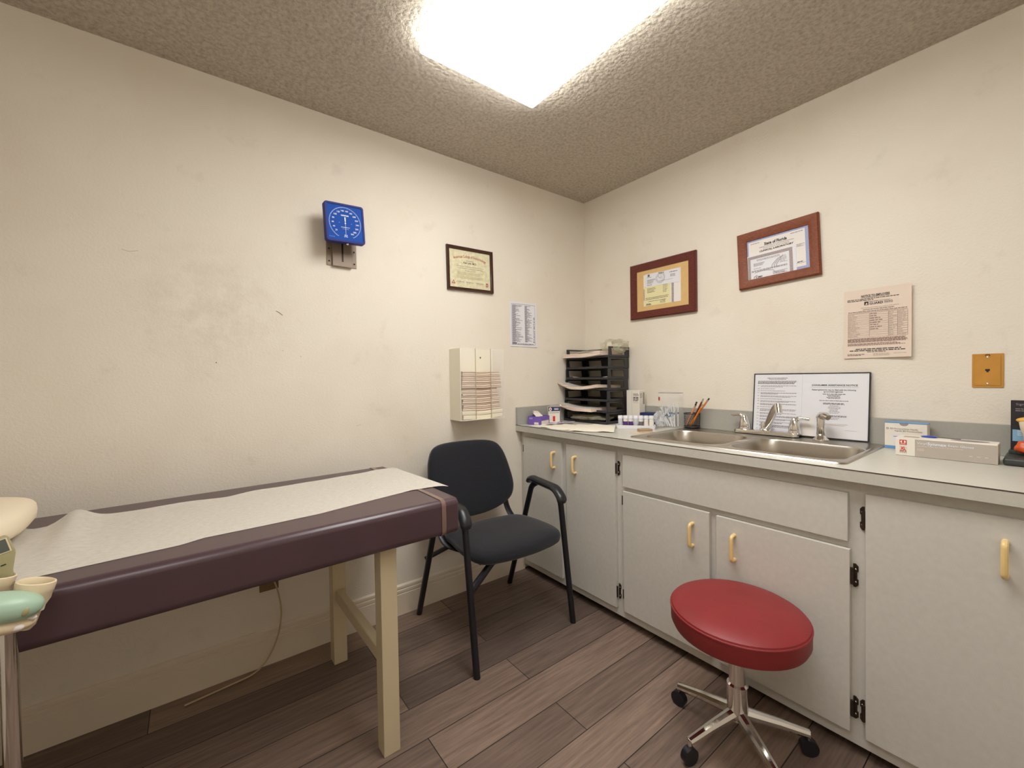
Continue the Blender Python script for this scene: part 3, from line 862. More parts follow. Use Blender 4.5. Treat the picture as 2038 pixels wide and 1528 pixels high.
mb.para(-.03, .02, .034, .024, 2, .0026, w3, 'ink_mid', .2, True); mb.words(.05, .1, .023, .0035, w3, 'ink', 1); mb.para(.055, .09, .012, -.005, 4, .002, w3, 'ink_mid', .2)
mb.para(-.1, -.04, .002, -.025, 5, .0022, w3, 'ink_mid', .4); mb.words(-.1, -.065, -.033, .003, w3, 'ink_mid', 1); mb.words(-.02, .07, -.018, .002, w3, 'ink_soft', 1)
mb.build('documents', fa)
# frame with Florida certificate
fb = thing('framed_license', 'brown wooden frame holding the State of Florida certificate, right wall', 'picture frame', (0, -1.238, 1.64))
Mf = M_right(-1.2395, 1.7835, -.001) @ rot_z(R(-2.6)).inverted()
Mf = M_right(-1.2395, 1.7835, -.001) @ rot_z(R(2.2))
mb = MB(Mf); frame_mold(mb, .350, .278, .042, .022, 'cherry'); mb.build('frame', fb)
mb = MB(Mf); w = .0075
mb.rect(-.137, -.102, .137, .102, .0062, 'guilloche_blue'); mb.rect(-.126, -.084, .118, .088, .0067, 'paper'); 
mb.text('State of Florida', -.004, .064, .0135, w, 'ink', width=.098, bold=.03)
mb.text('AGENCY FOR HEALTH CARE ADMINISTRATION', -.002, .0515, .0045, w, 'ink_mid', width=.150)
mb.text('DIVISION OF HEALTH QUALITY ASSURANCE', -.002, .0435, .004, w, 'ink_mid', width=.112)
mb.text('CLINICAL LABORATORY', -.002, .033, .0075, w, 'ink', width=.148, bold=.03, shear=.2)
mb.words(-.115, -.075, .078, .003, w, 'ink_soft', 1); mb.words(.06, .112, .079, .003, w, 'ink_soft', 1)
mb.para(.083, .115, .022, .008, 3, .002, w, 'ink_soft', .4); mb.words(.083, .105, -.062, .003, w, 'ink', 1); mb.rect(.08, -.068, .117, -.067, w, 'ink_mid')
mb.box(-.137, .080, -.102, .021, .0068, .0080, 'paper_cool'); w = .0086
g0 = (-.131, .066, .014)
mb.rect(-.131, .002, .066, .016, w, 'guilloche_grey'); mb.rect(-.131, -.102, -.119, .002, w, 'guilloche_grey'); mb.rect(.052, -.102, .066, .002, w, 'guilloche_grey')
mb.para(-.09, .03, -.003, -.013, 2, .0024, w, 'ink_soft', .3); mb.para(-.105, -.05, -.02, -.036, 4, .002, w, 'ink_soft', .3); mb.para(-.105, -.06, -.045, -.05, 1, .0025, w, 'ink_soft', .3)
mb.para(.012, .045, -.012, -.045, 6, .002, w, 'ink_soft', .3); mb.para(-.115, .045, -.055, -.064, 2, .003, w, 'ink_soft', .1)
for i in range(3):
    o_ = i * .010
    mb.tube(fillet([(-.022 + o_, -.062, w), (-.024 + o_, -.048, w), (.006 + o_, -.018 + i * .004, w)], .01, 4), .0013, 'ink_soft', 4, flat=.2)
mb.tube(fillet([(-.10, -.068, w), (-.06, -.062, w), (-.015, -.072, w), (-.012, -.086, w), (.03, -.09, w)], .02, 4), .0011, 'ink_soft', 4, flat=.2)
mb.para(-.02, .045, -.078, -.094, 4, .002, w, 'ink_soft', .3)
mb.text('CMS', -.082, -.091, .0085, w, 'ink', width=.03, bold=.02, shear=.3); mb.tube([(-.107, -.094, w), (-.103, -.086, w), (-.09, -.081, w)], .0011, 'ink', 4, flat=.3)
mb.build('certificate', fb)

# employee notice, curling off the wall
nt = MB(M_right(-1.606, 1.4145, -.0007))
nt.f = lambda v: Vector((v.x, v.y, v.z + .012 * max(0, (v.x + .03) / .136) ** 2 + .004 * max(0, -v.y / .14) ** 2 + .001 * (1 + math.sin(v.x * 40))))
w_, h_ = .2159, .287; k = .0006
sheet(nt, w_, h_, 'paper_warm', 20, 20)
nt.text('NOTICE TO EMPLOYEES', -.004, .115, .0088, k, 'ink', width=.092, bold=.03); nt.rect(-.05, .1085, .042, .1095, k, 'ink')
nt.words(-.096, .07, .1035, .0026, k, 'ink', 1); nt.words(-.096, -.01, .098, .0026, k, 'ink', 1)
nt.rect(-.040, .077, -.026, .0915, k, 'ink'); nt.add([(-.037, .079, k + .0003), (-.029, .079, k + .0003), (-.031, .088, k + .0003)], [(0, 1, 2)], 'paper_warm')
nt.text('BERKSHIRE HATHAWAY', .010, .0905, .0036, k, 'ink', width=.066); nt.text('GUARD', -.001, .0815, .0088, k, 'ink', width=.044, bold=.03)
nt.para(.025, .052, .088, .078, 3, .0018, k, 'ink_mid', .1)
nt.words(-.05, .07, .0665, .0022, k, 'ink_pale', 1); nt.text('NOTICE OF WORK RELATED INJURY', .006, .0585, .0042, k, 'ink', width=.1, bold=.01)
nt.words(-.093, .095, .0515, .0026, k, 'ink_brown', 1); nt.words(-.093, .095, .047, .002, k, 'ink_pale', 1)
t0, t1 = .044, -.056
for u in (-.0935, -.023, .038, .066, .0965): nt.rect(u - .0004, t1, u + .0004, t0, k, 'ink_brown')
for i in range(12):
    v = t0 + (t1 - t0) * i / 11
    nt.rect(-.0935, v - .0004, .0965, v + .0004, k, 'ink_brown')
    if i < 11:
        vm = v + (t1 - t0) / 22
        nt.words(-.092, -.092 + rnd.uniform(.02, .04), vm, .003, k, 'ink_pale', 1)
        if i < 8: nt.words(-.021, -.021 + rnd.uniform(.02, .045), vm, .003, k, 'ink_brown', 1)
        nt.words(.039, .039 + rnd.uniform(.012, .025), vm, .003, k, 'ink_pale', 1); nt.words(.0675, .0675 + rnd.uniform(.01, .028), vm, .003, k, 'ink_pale', 1)
nt.para(-.095, .097, -.0605, -.078, 5, .0024, k, 'ink_brown', .05); nt.para(-.095, .097, -.081, -.092, 3, .0022, k, 'ink_brown', .2)
nt.words(-.068, .077, -.106, .0034, k, 'ink', 1); nt.words(-.088, .09, -.1125, .0034, k, 'ink', 1); nt.words(-.03, .03, -.1185, .003, k, 'ink_mid', 1)
nt.words(-.095, -.035, -.1275, .0026, k, 'ink_mid', 1); nt.words(-.095, -.05, -.132, .0026, k, 'ink_mid', 1); nt.para(-.01, .05, -.124, -.136, 3, .002, k, 'ink_pale', .3); nt.words(.055, .095, -.127, .002, k, 'ink_pale', 1)
nt.rect(-.108, .098, -.098, .1435, -.0006, 'paper', 1, 1)
tag(nt.build('employee_notice', origin=(-.002, -1.606, 1.41)), 'curling paper headed Notice to Employees, taped up on the right wall', 'notice')

# phone jack
pj = thing('phone_jack', 'square amber phone jack plate on the wall above the glove box', 'wall plate', (0, -1.910, 1.211))
mb = MB(M_right(-1.910, 1.2112, 0))
mb.box(-.0375, .0375, -.060, .060, .0005, .004, 'plate_amber', .0012, 2); mb.box(-.031, .031, -.053, .053, .004, .0055, 'plate_amber', .001, 1)
mb.build('plate', pj)
mb = MB(M_right(-1.910, 1.2112, 0)); mb.box(-.0055, .0055, -.001, .0055, .0056, .0060, 'toe_black'); mb.box(-.0028, .0028, -.0055, -.001, .0056, .0060, 'toe_black'); mb.build('socket', pj)
for v in (.047, -.047):
    mb = MB(M_right(-1.910, 1.2112, 0)); mb.ell((0, v, .0056), .0036, .0036, .0018, 'ferrule', 12, 6); mb.build('screw', pj)
mb = MB(M_right(-1.910, 1.2112, 0)); mb.tube([(.005 * math.cos(R(a)), .053 + .005 * math.sin(R(a)), .0062) for a in range(-20, 201, 20)], .0008, 'dark_metal', 6); mb.build('hook', pj)

# outlet with cord below the table
ou = thing('wall_outlet', 'dim almond wall outlet with a cord plugged in under the exam table', 'outlet', (-2.006, 0, .372))
mb = MB(M_left(-2.006, .372)); mb.box(-.036, .036, -.058, .058, .0005, .005, 'plate_almond', .0015, 2)
for v in (-.022, .022): mb.box(-.015, .015, v - .013, v + .013, .005, .0062, 'plate_almond', .001, 1); mb.box(-.007, -.005, v - .004, v + .005, .0063, .0066, 'toe_black'); mb.box(.005, .007, v - .004, v + .005, .0063, .0066, 'toe_black')
mb.build('plate', ou)
pc = thing('power_cord', 'thin ivory power cord hanging from the outlet under the table', 'cord', (-1.99, -.02, 0))
mb = MB(); mb.box(-2.02, -1.992, -.03, -.0068, .383, .405, 'cord_ivory', .004, 2); mb.build('plug', pc)
mb = MB(); mb.tube(fillet([(-2.004, -.03, .392), (-1.995, -.045, .375), (-1.978, -.04, .32), (-1.963, -.035, .22), (-1.985, -.04, .10), (-2.05, -.05, .006), (-2.30, -.08, .0045)], .06, 6), .0032, 'cord_ivory', 8); mb.build('cable', pc)

# ------------------------------------------------------------------ towel dispenser
td = thing('towel_dispenser', 'white wall box holding folded paper towels, left wall', 'towel dispenser', (-.96, 0, .98))
dx0, dx1, dy, dz0, dz1 = -1.108, -.817, -.118, .980, 1.374
MB().box(dx0, dx0 + .004, dy, -.001, dz0, dz1, 'dispenser_cream', .0008, 1).build('side_panel', td)
mb = MB(); mb.box(dx0 + .004, dx1 - .003, -.005, -.001, dz0, dz1, 'dispenser_cream'); mb.ell((-.905, -.006, dz1 - .045), .004, .002, .005, 'dark_metal', 10, 6); mb.build('back_panel', td)
MB().box(dx0 + .004, dx1 - .003, dy, -.005, dz0, dz0 + .004, 'dispenser_cream').build('bottom_panel', td)
MB().box(dx1 - .003, dx1, dy, -.001, dz0, dz1, 'clear_acrylic').build('side_panel', td)
for u0, u1 in ((dx0 + .004, -1.010), (-.908, dx1 - .003)):
    MB().box(u0, u1, dy, dy + .003, dz0 + .004, dz1, 'clear_acrylic').build('front_panel', td)
for u in (-1.010, -.908):
    MB().box(u - .0012, u + .0012, dy - .0004, dy + .0034, dz0 + .004, dz1, 'ink_sand').build('panel_edge', td)
# folded towels
def towel_mesh(mb, x0, x1, y0, y1, z0, h, sag, m='towel_paper'):
    n = 14; V = []; F = []
    for i in range(n + 1):
        t_ = i / n; x = x0 + (x1 - x0) * t_; dz = sag * (math.sin(PI * t_) * -1) + .0012 * math.sin(t_ * 9)
        V += [(x, y0, z0 + dz + h * .03), (x, y0 - .003, z0 + dz + h * .5), (x, y0, z0 + dz + h * .97), (x, y1, z0 + dz + h * .97), (x, y1, z0 + dz + h * .03)]
    for i in range(n):
        for k in range(5): F.append((i * 5 + k, (i + 1) * 5 + k, (i + 1) * 5 + (k + 1) % 5, i * 5 + (k + 1) % 5))
    F.append((0, 1, 2, 3, 4)); F.append(tuple(reversed([n * 5 + k for k in range(5)])))
    mb.add(V, F, m)
pbr('towel_a', L((226, 208, 190)), .9); pbr('towel_b', L((206, 184, 164)), .9); pbr('towel_c', L((240, 230, 206)), .9)
G = 'folded paper towels in the wall dispenser'
zc = dz0 + .006
def towel(x0, x1, y0, h, m, lab, sag=.002):
    global zc
    mb = MB(); towel_mesh(mb, x0, x1, y0, -.012, zc, h, sag, m)
    tag(mb.build('paper_towel', origin=((x0 + x1) / 2, -.06, zc)), lab, 'paper towel', G); zc += h
for x0, x1, y0, h, m in ((-1.085, -.826, -.106, .024, 'towel_c'), (-1.095, -.826, -.108, .022, 'towel_c')):
    towel(x0, x1, y0, h, m, 'pale cream folded towel at the bottom of the wall dispenser', .003)
for i in range(12):
    towel(-1.088 + .004 * (i % 3) - .001 * i, -.836 - .0022 * i, -.104 + .001 * (i % 4), .0102, ('towel_a', 'towel_b')[i % 2], 'folded paper towel in the lower bundle of the wall dispenser')
for i in range(9):
    towel(-1.094 + .001 * i, -.832 - .0012 * i, -.108 + .001 * (i % 3), .0104, ('towel_b', 'towel_a')[i % 2], 'folded paper towel in the upper bundle of the wall dispenser', .001)

# ------------------------------------------------------------------ board behind the sink
bd = thing('framed_notice', 'wide black framed Consumer Assistance Notice leaning behind the faucet', 'notice board', (-.04, -1.362, CT + .008))
bw, bh = .452, .290
bt = math.atan2(.030, .29)
Mbd = T(-.0405, -1.364, CT + .0088) @ Matrix.Rotation(bt, 4, 'Y') @ M_right(0, 0)
mb = MB(Mbd); fw = .004
mb.box(-bw / 2, bw / 2, 0, fw, -.008, .003, 'display_black'); mb.box(-bw / 2, bw / 2, bh - fw, bh, -.008, .003, 'display_black')
mb.box(-bw / 2, -bw / 2 + fw, fw, bh - fw, -.008, .003, 'display_black'); mb.box(bw / 2 - fw, bw / 2, fw, bh - fw, -.008, .003, 'display_black')
mb.box(-bw / 2 + fw, bw / 2 - fw, fw, bh - fw, -.008, -.004, 'display_black'); mb.build('frame', bd)
mb = MB(Mbd @ T(0, bh / 2, 0)); k = .0012
mb.box(-bw / 2 + fw, -.018, -bh / 2 + fw, bh / 2 - fw, -.004, .0005, 'paper_cool'); mb.box(-.0175, bw / 2 - fw, -bh / 2 + fw, bh / 2 - fw, -.004, .0007, 'paper_cool')
u0, u1 = -.208, -.040
mb.text("SUMMARY OF THE FLORIDA PATIENT'S BILL", -.122, .122, .0042, k, 'ink_mid', width=.09, bold=.01); mb.text('OF RIGHTS AND RESPONSIBILITIES', -.122, .1165, .0042, k, 'ink_mid', width=.074, bold=.01)
mb.para(u0, u1, .109, .093, 4, .0022, k, 'ink_mid', .08)
v = .085
rnd.seed(8)
while v > -.135:
    rows = rnd.choice((1, 2, 2, 3))
    mb.words(u0, u0 + .009, v, .0022, k, 'ink_soft', 1)
    for r_ in range(rows): mb.words(u0 + .014, u1 - (0 if r_ < rows - 1 else rnd.uniform(0, .1)), v - r_ * .0045, .0022, k, 'ink_soft' if rnd.random() < .6 else 'ink_mid', 1)
    v -= rows * .0045 + .0055
mb.text('CONSUMER ASSISTANCE NOTICE', .102, .089, .0072, k, 'ink', width=.165, bold=.02); mb.rect(.016, .080, .188, .0808, k, 'ink_soft')
mb.text('Patient grievances may be filed with the following', .100, .0685, .0056, k, 'ink', width=.158, bold=.015)
mb.text('government agencies:', .100, .0605, .0056, k, 'ink', width=.07, bold=.015)
mb.para(.06, .145, .053, .047, 1, .0028, k, 'ink_mid', .05, True); mb.para(.075, .13, .047, .029, 4, .0022, k, 'ink_mid', .4, True); mb.words(.05, .155, .021, .0024, k, 'ink_mid', 1)
mb.para(.06, .145, .012, .004, 2, .0026, k, 'ink_mid', .1, True); mb.para(.08, .13, .002, -.035, 7, .002, k, 'ink_soft', .4, True); mb.para(.06, .15, -.042, -.05, 2, .0024, k, 'ink_mid', .1, True); mb.para(.085, .125, -.052, -.062, 2, .002, k, 'ink_soft', .2, True)
mb.para(.06, .155, -.078, -.088, 2, .0018, k, 'ink_pale', .2, True); mb.rect(.145, -.105, .185, -.1045, k, 'ink_mid')
mb.rect(-.012, -bh / 2 + fw, .033, -.055, .0016, 'paper')
mb.build('notice_sheets', bd)

# ------------------------------------------------------------------ letter trays
def make_tray():
    t = thing('letter_tray', 'x', 'letter tray', (-.145, -.212, CT), 'black letter trays stacked in the corner')
    W2, D2, H = .183, .100, .068         # half width (y), half depth (x)
    M = T(-.145, -.212, CT)
    mb = MB(M); mb.box(-D2, D2, -W2, W2, .0005, .004, 'tray_black', .001, 1); mb.box(-D2 - .003, -D2 + .006, -W2, W2, .0005, .015, 'tray_black', .002, 1); mb.build('shelf', t)
    def panel(u0, u1, holes, Mx):
        mb = MB(Mx); d = .005
        mb.box(u0, u1, .004, .017, 0, d, 'tray_black'); mb.box(u0, u1, .059, H, 0, d, 'tray_black')
        edges = [u0] + [x for h in holes for x in h] + [u1]
        for a, b_ in zip(edges[0::2], edges[1::2]):
            sl = .006
            mb.prism([(a, .017), (b_, .017), (b_ - (sl if b_ != u1 else 0), .059), (a + (-sl if a != u0 else 0), .059)], 0, d, 'tray_black')
        return mb
    Mback = M @ T(D2, 0, 0) @ Matrix(((0, 0, -1, 0), (-1, 0, 0, 0), (0, 1, 0, 0), (0, 0, 0, 1)))
    panel(-W2, W2, [(-W2 + .028, -.038), (.038, W2 - .028)], Mback).build('back_panel', t)
    for y in (-W2, W2 - .005):
        Ms = M @ T(0, y, 0) @ Matrix(((1, 0, 0, 0), (0, 0, 1, 0), (0, 1, 0, 0), (0, 0, 0, 1)))
        mb = panel(-D2 + .0, D2 - .006, [(-D2 + .030, D2 - .040)], Ms); bmesh.ops.recalc_face_normals(mb.bm, faces=mb.bm.faces[:]); mb.build('side_panel', t)
    return t
tray0 = make_tray(); TP = .0685
names = ['bottom', 'second from bottom', 'third from bottom', 'middle', 'third from top', 'second from top', 'topmost']
tray_x = [0.0]
for i in range(7):
    o = tray0 if i == 0 else copy_tree(tray0)
    o.location = (-.152 + .0082 * i, -.212 + .003 * i, CT + .0006 + TP * i)
    o['label'] = f'black letter tray, {names[i]} of the stack in the corner'
# paper bundles in the trays
def bundle(label, tr, y0, y1, x0, x1, z0, h, shape, mt='page_top', me='page_edges', name='paper_bundle', cat='paper bundle'):
    """slab of sheets; shape(u,v) returns the lift at u (front 0..1 back) and v (left 0..1 right)"""
    mb = MB(); nx, ny = 10, 22; V = []; F = []
    for lay in (0, 1):
        for i in range(nx + 1):
            for j in range(ny + 1):
                u, v = i / nx, j / ny
                V.append((x0 + (x1 - x0) * u, y0 + (y1 - y0) * v, z0 + shape(u, v) + lay * h))
    K = (nx + 1) * (ny + 1); q = lambda l, i, j: l * K + i * (ny + 1) + j
    top = [(q(1, i, j), q(1, i, j + 1), q(1, i + 1, j + 1), q(1, i + 1, j)) for i in range(nx) for j in range(ny)]
    side = []
    for j in range(ny): side += [(q(0, 0, j), q(0, 0, j + 1), q(1, 0, j + 1), q(1, 0, j)), (q(0, nx, j), q(1, nx, j), q(1, nx, j + 1), q(0, nx, j + 1))]
    for i in range(nx): side += [(q(0, i, 0), q(1, i, 0), q(1, i + 1, 0), q(0, i + 1, 0)), (q(0, i, ny), q(0, i + 1, ny), q(1, i + 1, ny), q(1, i, ny))]
    bot = [(q(0, i, j), q(0, i + 1, j), q(0, i + 1, j + 1), q(0, i, j + 1)) for i in range(nx) for j in range(ny)]
    mb.add(V, top, mt); n0 = len(mb.bm.verts)
    mb.bm.verts.ensure_lookup_table()
    vv = mb.bm.verts[:]
    im = mb.mi(me)
    for f in side + bot:
        fc_ = mb.bm.faces.new([vv[a] for a in f]); fc_.material_index = im
    bmesh.ops.recalc_face_normals(mb.bm, faces=mb.bm.faces[:])
    return tag(mb.build(name, origin=((x0 + x1) / 2, (y0 + y1) / 2, z0)), label, cat, 'paper bundles in the letter trays')
def tz(i): return CT + .0006 + TP * i + .0046
bundle('pinkish paper bundle sagging out of the topmost letter tray', 6, -.022, -.345, -.250, -.03, tz(6) + .001, .024, lambda u, v: .007 * (1 - u) * (-1 if v > .2 else 1) * 0 + .010 * abs(v - .42) * (1 - u) + .008 * (1 - u) * (v > .6) * (v - .6) * 2)
bundle('thin white paper sheets lying in the third letter tray from the top', 4, -.070, -.36, -.205, -.05, tz(4) + .0005, .004, lambda u, v: .014 * (v - .5) ** 2 * 3 * (1 - u))
bundle('thick curled booklet bulging out of the middle letter tray', 3, -.004, -.345, -.285, -.05, tz(3) + .001, .018, lambda u, v: (.040 * max(0, 1 - v / .42) ** 1.6 + .016 * max(0, (v - .62) / .38)) * (.4 + .6 * (1 - u)) * (1 if v < .5 else 1))
bundle('peach paper bundle drooping from the second letter tray from the bottom', 1, -.024, -.310, -.300, -.05, tz(1) + .001, .022, lambda u, v: (.030 * max(0, 1 - v / .5) ** 1.5) * (1 - u) + (-.010 * (1 - u) ** 3 if v > .5 else 0) * 0)
# bags
def bag(name, label, c, rx, ry, rz, seed, amp=.5, mat='bag_film'):
    mb = MB(); mb.ell(c, rx, ry, rz, mat, 22, 12, .8)
    rg = random.Random(seed)
    for v in mb.bm.verts:
        d_ = v.co - Vector(c)
        f = 1 + amp * (noise.noise(v.co * 30 + Vector((seed, 0, 0))) * 1.1 + (1 - 2 * abs(noise.noise(v.co * 45 + Vector((0, seed, 0)))) * 1.6) * .5 - .2)
        v.co = Vector(c) + d_ * f + Vector((rg.uniform(-1, 1) * rx, rg.uniform(-1, 1) * ry, rg.uniform(-.3, 1) * rz)) * .07
        v.co.x = min(v.co.x, -.006)
    return tag(mb.build(name, origin=c, sharp=12), label, 'plastic bag')
bag('plastic_bag', 'crumpled clear plastic bag on top of the letter trays', (-.095, -.335, tz(6) + .068), .075, .085, .042, 3, .30)
bag('plastic_bag', 'crumpled clear plastic sheet lying on the papers of the topmost tray', (-.155, -.190, tz(6) + .036), .062, .115, .010, 9, .25)
bag('plastic_bag', 'crumpled plastic bag stuffed into the bottom letter tray', (-.185, -.215, tz(0) + .026), .105, .150, .018, 5, .22)

# ------------------------------------------------------------------ counter clutter, left end
def cam_yaw(a): return rot_z(a)
ZT = CT + .0006
# paper towels lying flat on the counter
def flat_sheet(label, quad, seed, zz, amp=.004):
    mb = MB(); n = 16; V = []
    A, B, C_, D_ = [Vector((*q_, 0)) for q_ in quad]
    for i in range(n + 1):
        for j in range(n + 1):
            u, v = i / n, j / n; p = A.lerp(B, u).lerp(D_.lerp(C_, u), v)
            edge = max(abs(u - .5), abs(v - .5)) * 2
            p.x += .004 * noise.noise((u * 6, v * 6, seed)) ; p.z = zz + max(0, amp * (noise.noise((u * 3, v * 3, seed + 7)) + .15) * 1.2) * (.4 + edge * .6) + .0003
            V.append(p)
    mb.add(V, [(i * (n + 1) + j, (i + 1) * (n + 1) + j, (i + 1) * (n + 1) + j + 1, i * (n + 1) + j + 1) for i in range(n) for j in range(n)], 'paper_cream')
    bmesh.ops.recalc_face_normals(mb.bm, faces=mb.bm.faces[:])
    return tag(mb.build('paper_towel', origin=(*quad[0], zz), sharp=80), label, 'paper towel', 'flat paper towels on the counter')
flat_sheet('flat cream towel on the counter under the small sachets', [(-.628, -.108), (-.634, -.40), (-.40, -.43), (-.40, -.13)], 2, ZT + .0004)
flat_sheet('flat cream towel on the counter left of the white vial tray', [(-.640, -.455), (-.508, -.655), (-.255, -.465), (-.39, -.275)], 6, ZT + .0022, .006)
# purple box
pb = thing('purple_box', 'opened purple lancet box at the left end of the counter', 'box', (-.53, -.09, ZT))
Mp = T(-.553, -.128, ZT) @ rot_z(R(17))
# local: corner at origin, one side along -x' (seen from camera), other along y'
mb = MB(Mp)
mb.box(-.002, .110, 0, .0015, 0, .052, 'box_purple'); mb.box(-.002, .110, .088, .0895, 0, .052, 'box_purple')
mb.box(-.002, 0, 0.0015, .088, 0, .052, 'box_purple'); mb.box(.108, .110, .0015, .088, 0, .052, 'box_purple'); mb.box(0, .108, .0015, .088, 0, .002, 'box_purple')
mb.rect(.012, .0, .10, .024, .0004, 'box_white', M=Matrix(((1, 0, 0, 0), (0, 0, -1, -.0002), (0, 1, 0, 0), (0, 0, 0, 1))))
Mside = Matrix(((0, 0, -1, -.0022), (-1, 0, 0, .088), (0, 1, 0, 0), (0, 0, 0, 1)))
mb.rect(.044, .002, .076, .016, .0004, 'box_white', M=Mside); mb.words(.05, .07, .009, .004, .0008, 'ink', 1) if False else None
for i, a in enumerate((.010, .018, .026)): mb.rect(a, .034, a + .004, .044, .0004, 'silver_foil', M=Mside)
mb.build('carton', pb)
mb = MB(Mp)
mb.add([(.0, .03, .05), (.05, .01, .052), (.07, .05, .064), (.02, .07, .075)], [(0, 1, 2, 3)], 'paper'); mb.add([(.03, .04, .05), (.08, .03, .05), (.085, .07, .078), (.04, .08, .083)], [(0, 1, 2, 3)], 'paper_warm'); mb.build('flap', pb)
# medicine box
md = thing('medicine_box', 'tall navy and white medicine carton beside the purple box', 'box', (-.40, -.11, ZT))
Mm = T(-.392, -.132, ZT) @ rot_z(R(-33))
mb = MB(Mm); mb.box(-.072, 0, 0, .045, 0, .104, 'box_white')
F1 = Matrix(((1, 0, 0, 0), (0, 0, -1, 0), (0, 1, 0, 0), (0, 0, 0, 1)))          # front face, y=0
F2 = Matrix(((0, 0, 1, 0), (1, 0, 0, 0), (0, 1, 0, 0), (0, 0, 0, 1)))           # right face, x=0
k = .0004
mb.rect(-.072, .077, 0, .104, k, 'box_navy', M=F1); mb.rect(0, 0, .045, .072, k, 'box_navy', M=F2); mb.rect(0, .072, .045, .104, k, 'box_white', M=F2)
mb.add([(-.060 + .009 * math.cos(2 * PI * i / 20), .090 + .011 * math.sin(2 * PI * i / 20), k * 2) for i in range(20)], [tuple(range(20))], 'paper', F1)
mb.add([(-.060 + .004 * math.cos(2 * PI * i / 12), .090 + .006 * math.sin(2 * PI * i / 12), k * 3) for i in range(12)], [tuple(range(12))], 'ink_red', F1)
for v in (.094, .087): mb.rect(-.036, v - .0025, -.008, v + .0025, k * 2, 'silver_foil', M=F1)
mb.rect(-.068, .066, -.004, .069, k, 'ink_mid', M=F1)
for i in range(4): mb.rect(-.068, .058 - i * .012, -.030, .0595 - i * .012, k, 'ink_pale', M=F1)
mb.rect(-.045, .012, -.030, .045, k * 2, 'logo_red', M=F1)
for i in range(5): mb.rect(.006, .060 - i * .011, .036, .062 - i * .011, k * 2, 'pale_print', M=F2)
mb.build('carton', md)
mb = MB(Mm); mb.add([(-.072, 0, .104), (0, 0, .104), (.004, -.012, .114), (-.06, -.014, .118)], [(0, 1, 2, 3)], 'box_white')
mb.add([(0, .0, .104), (0, .045, .104), (.014, .04, .118), (.012, .004, .112)], [(0, 1, 2, 3)], 'paper_cream'); mb.build('flap', md)
# sachets
sl = ['small foil sachet nearest the purple box', 'small foil sachet lying before the medicine carton', 'small foil sachet nearest the bottom letter tray']
for i, (x, y, a) in enumerate(((-.500, -.165, 20), (-.440, -.185, 40), (-.385, -.205, 10))):
    mb = MB(T(x, y, ZT + .0095 + .0012 * i) @ rot_z(R(a)) @ Matrix.Rotation(R(-4), 4, 'X'))
    mb.box(-.034, .034, -.022, .022, 0, .003, 'silver_foil', .001, 1); mb.rect(-.028, -.014, .012, .014, .0034, 'box_purple'); mb.words(-.024, .026, .0, .004, .0037, 'paper', 1)
    tag(mb.build('sachet', origin=(x, y, ZT)), sl[i], 'sachet', 'foil sachets on the counter')

# ------------------------------------------------------------------ vial tray and vials
tc_ = Vector((-.262, -.612, ZT)); va = math.atan2(-.810, .585)
Mv = T(*tc_) @ rot_z(va)
mb = MB(Mv)
loopsL = [rrect(-.102, .102, -.052, .034, (.012,) * 4)]
o1 = rrect(-.102, .102, -.052, .034, (.012,) * 4); o2 = rrect(-.098, .098, -.048, .030, (.010,) * 4)
loops(mb, [z(o1, .0), z(rrect(-.105, .105, -.055, .037, (.013,) * 4), .020), z(o1, .0205), z(o2, .020), z(o2, .006)], 'vial_white')
mb.add(z(o1, 0), [tuple(reversed(range(len(o1))))], 'vial_white')
tag(mb.build('vial_tray', origin=tc_), 'white plastic tray holding the row of small vials on the counter', 'tray')
spec = ['plain', 'plum', 'plum', 'plain', 'grey', 'white', 'white']
def vial(kind):
    t = thing('vial', 'x', 'vial', (0, 0, 0), 'vials in the white tray')
    MB().lathe([(.0115, 0), (.0125, .002), (.0125, .044), (.011, .047)], (0, 0, 0), 'vial_body', 20).build('bottle', t)
    MB().lathe([(.0128, .046), (.0136, .047), (.0136, .061), (.0125, .064), (.0005, .0645)], (0, 0, 0), 'vial_white', 20).build('cap', t)
    if kind != 'plain':
        m = {'plum': 'label_plum', 'grey': 'ink_mid', 'white': 'box_white'}[kind]
        MB().lathe([(.0127, .004), (.0128, .005), (.0128, .030), (.0127, .031)], (0, 0, 0), m, 20).build('label_band', t)
        MB().lathe([(.0127, .0315), (.0128, .032), (.0128, .042), (.0127, .043)], (0, 0, 0), 'box_white', 20).build('label_band', t)
    return t
protos = {}
ordn = ['leftmost of the seven', 'second from left of the seven', 'third from left of the seven', 'middle one of the seven', 'third from right of the seven', 'second from right of the seven', 'rightmost of the seven']
lk = {'plain': 'white capped unlabelled vial', 'plum': 'white capped vial with plum band', 'grey': 'white capped vial with grey band', 'white': 'white capped vial with white label'}
for i, kd in enumerate(spec):
    o = vial(kd) if kd not in protos else copy_tree(protos[kd]); protos.setdefault(kd, o)
    p = Mv @ Vector((-.084 + .028 * i, .002, .0062)); o.location = p
    o['label'] = f'{lk[kd]} in the white tray, {ordn[i]}'
bag('plastic_bag', 'small crumpled clear bag at the right end of the vial tray', (-.185, -.705, ZT + .054), .030, .024, .034, 13, .6, 'bag_clear')
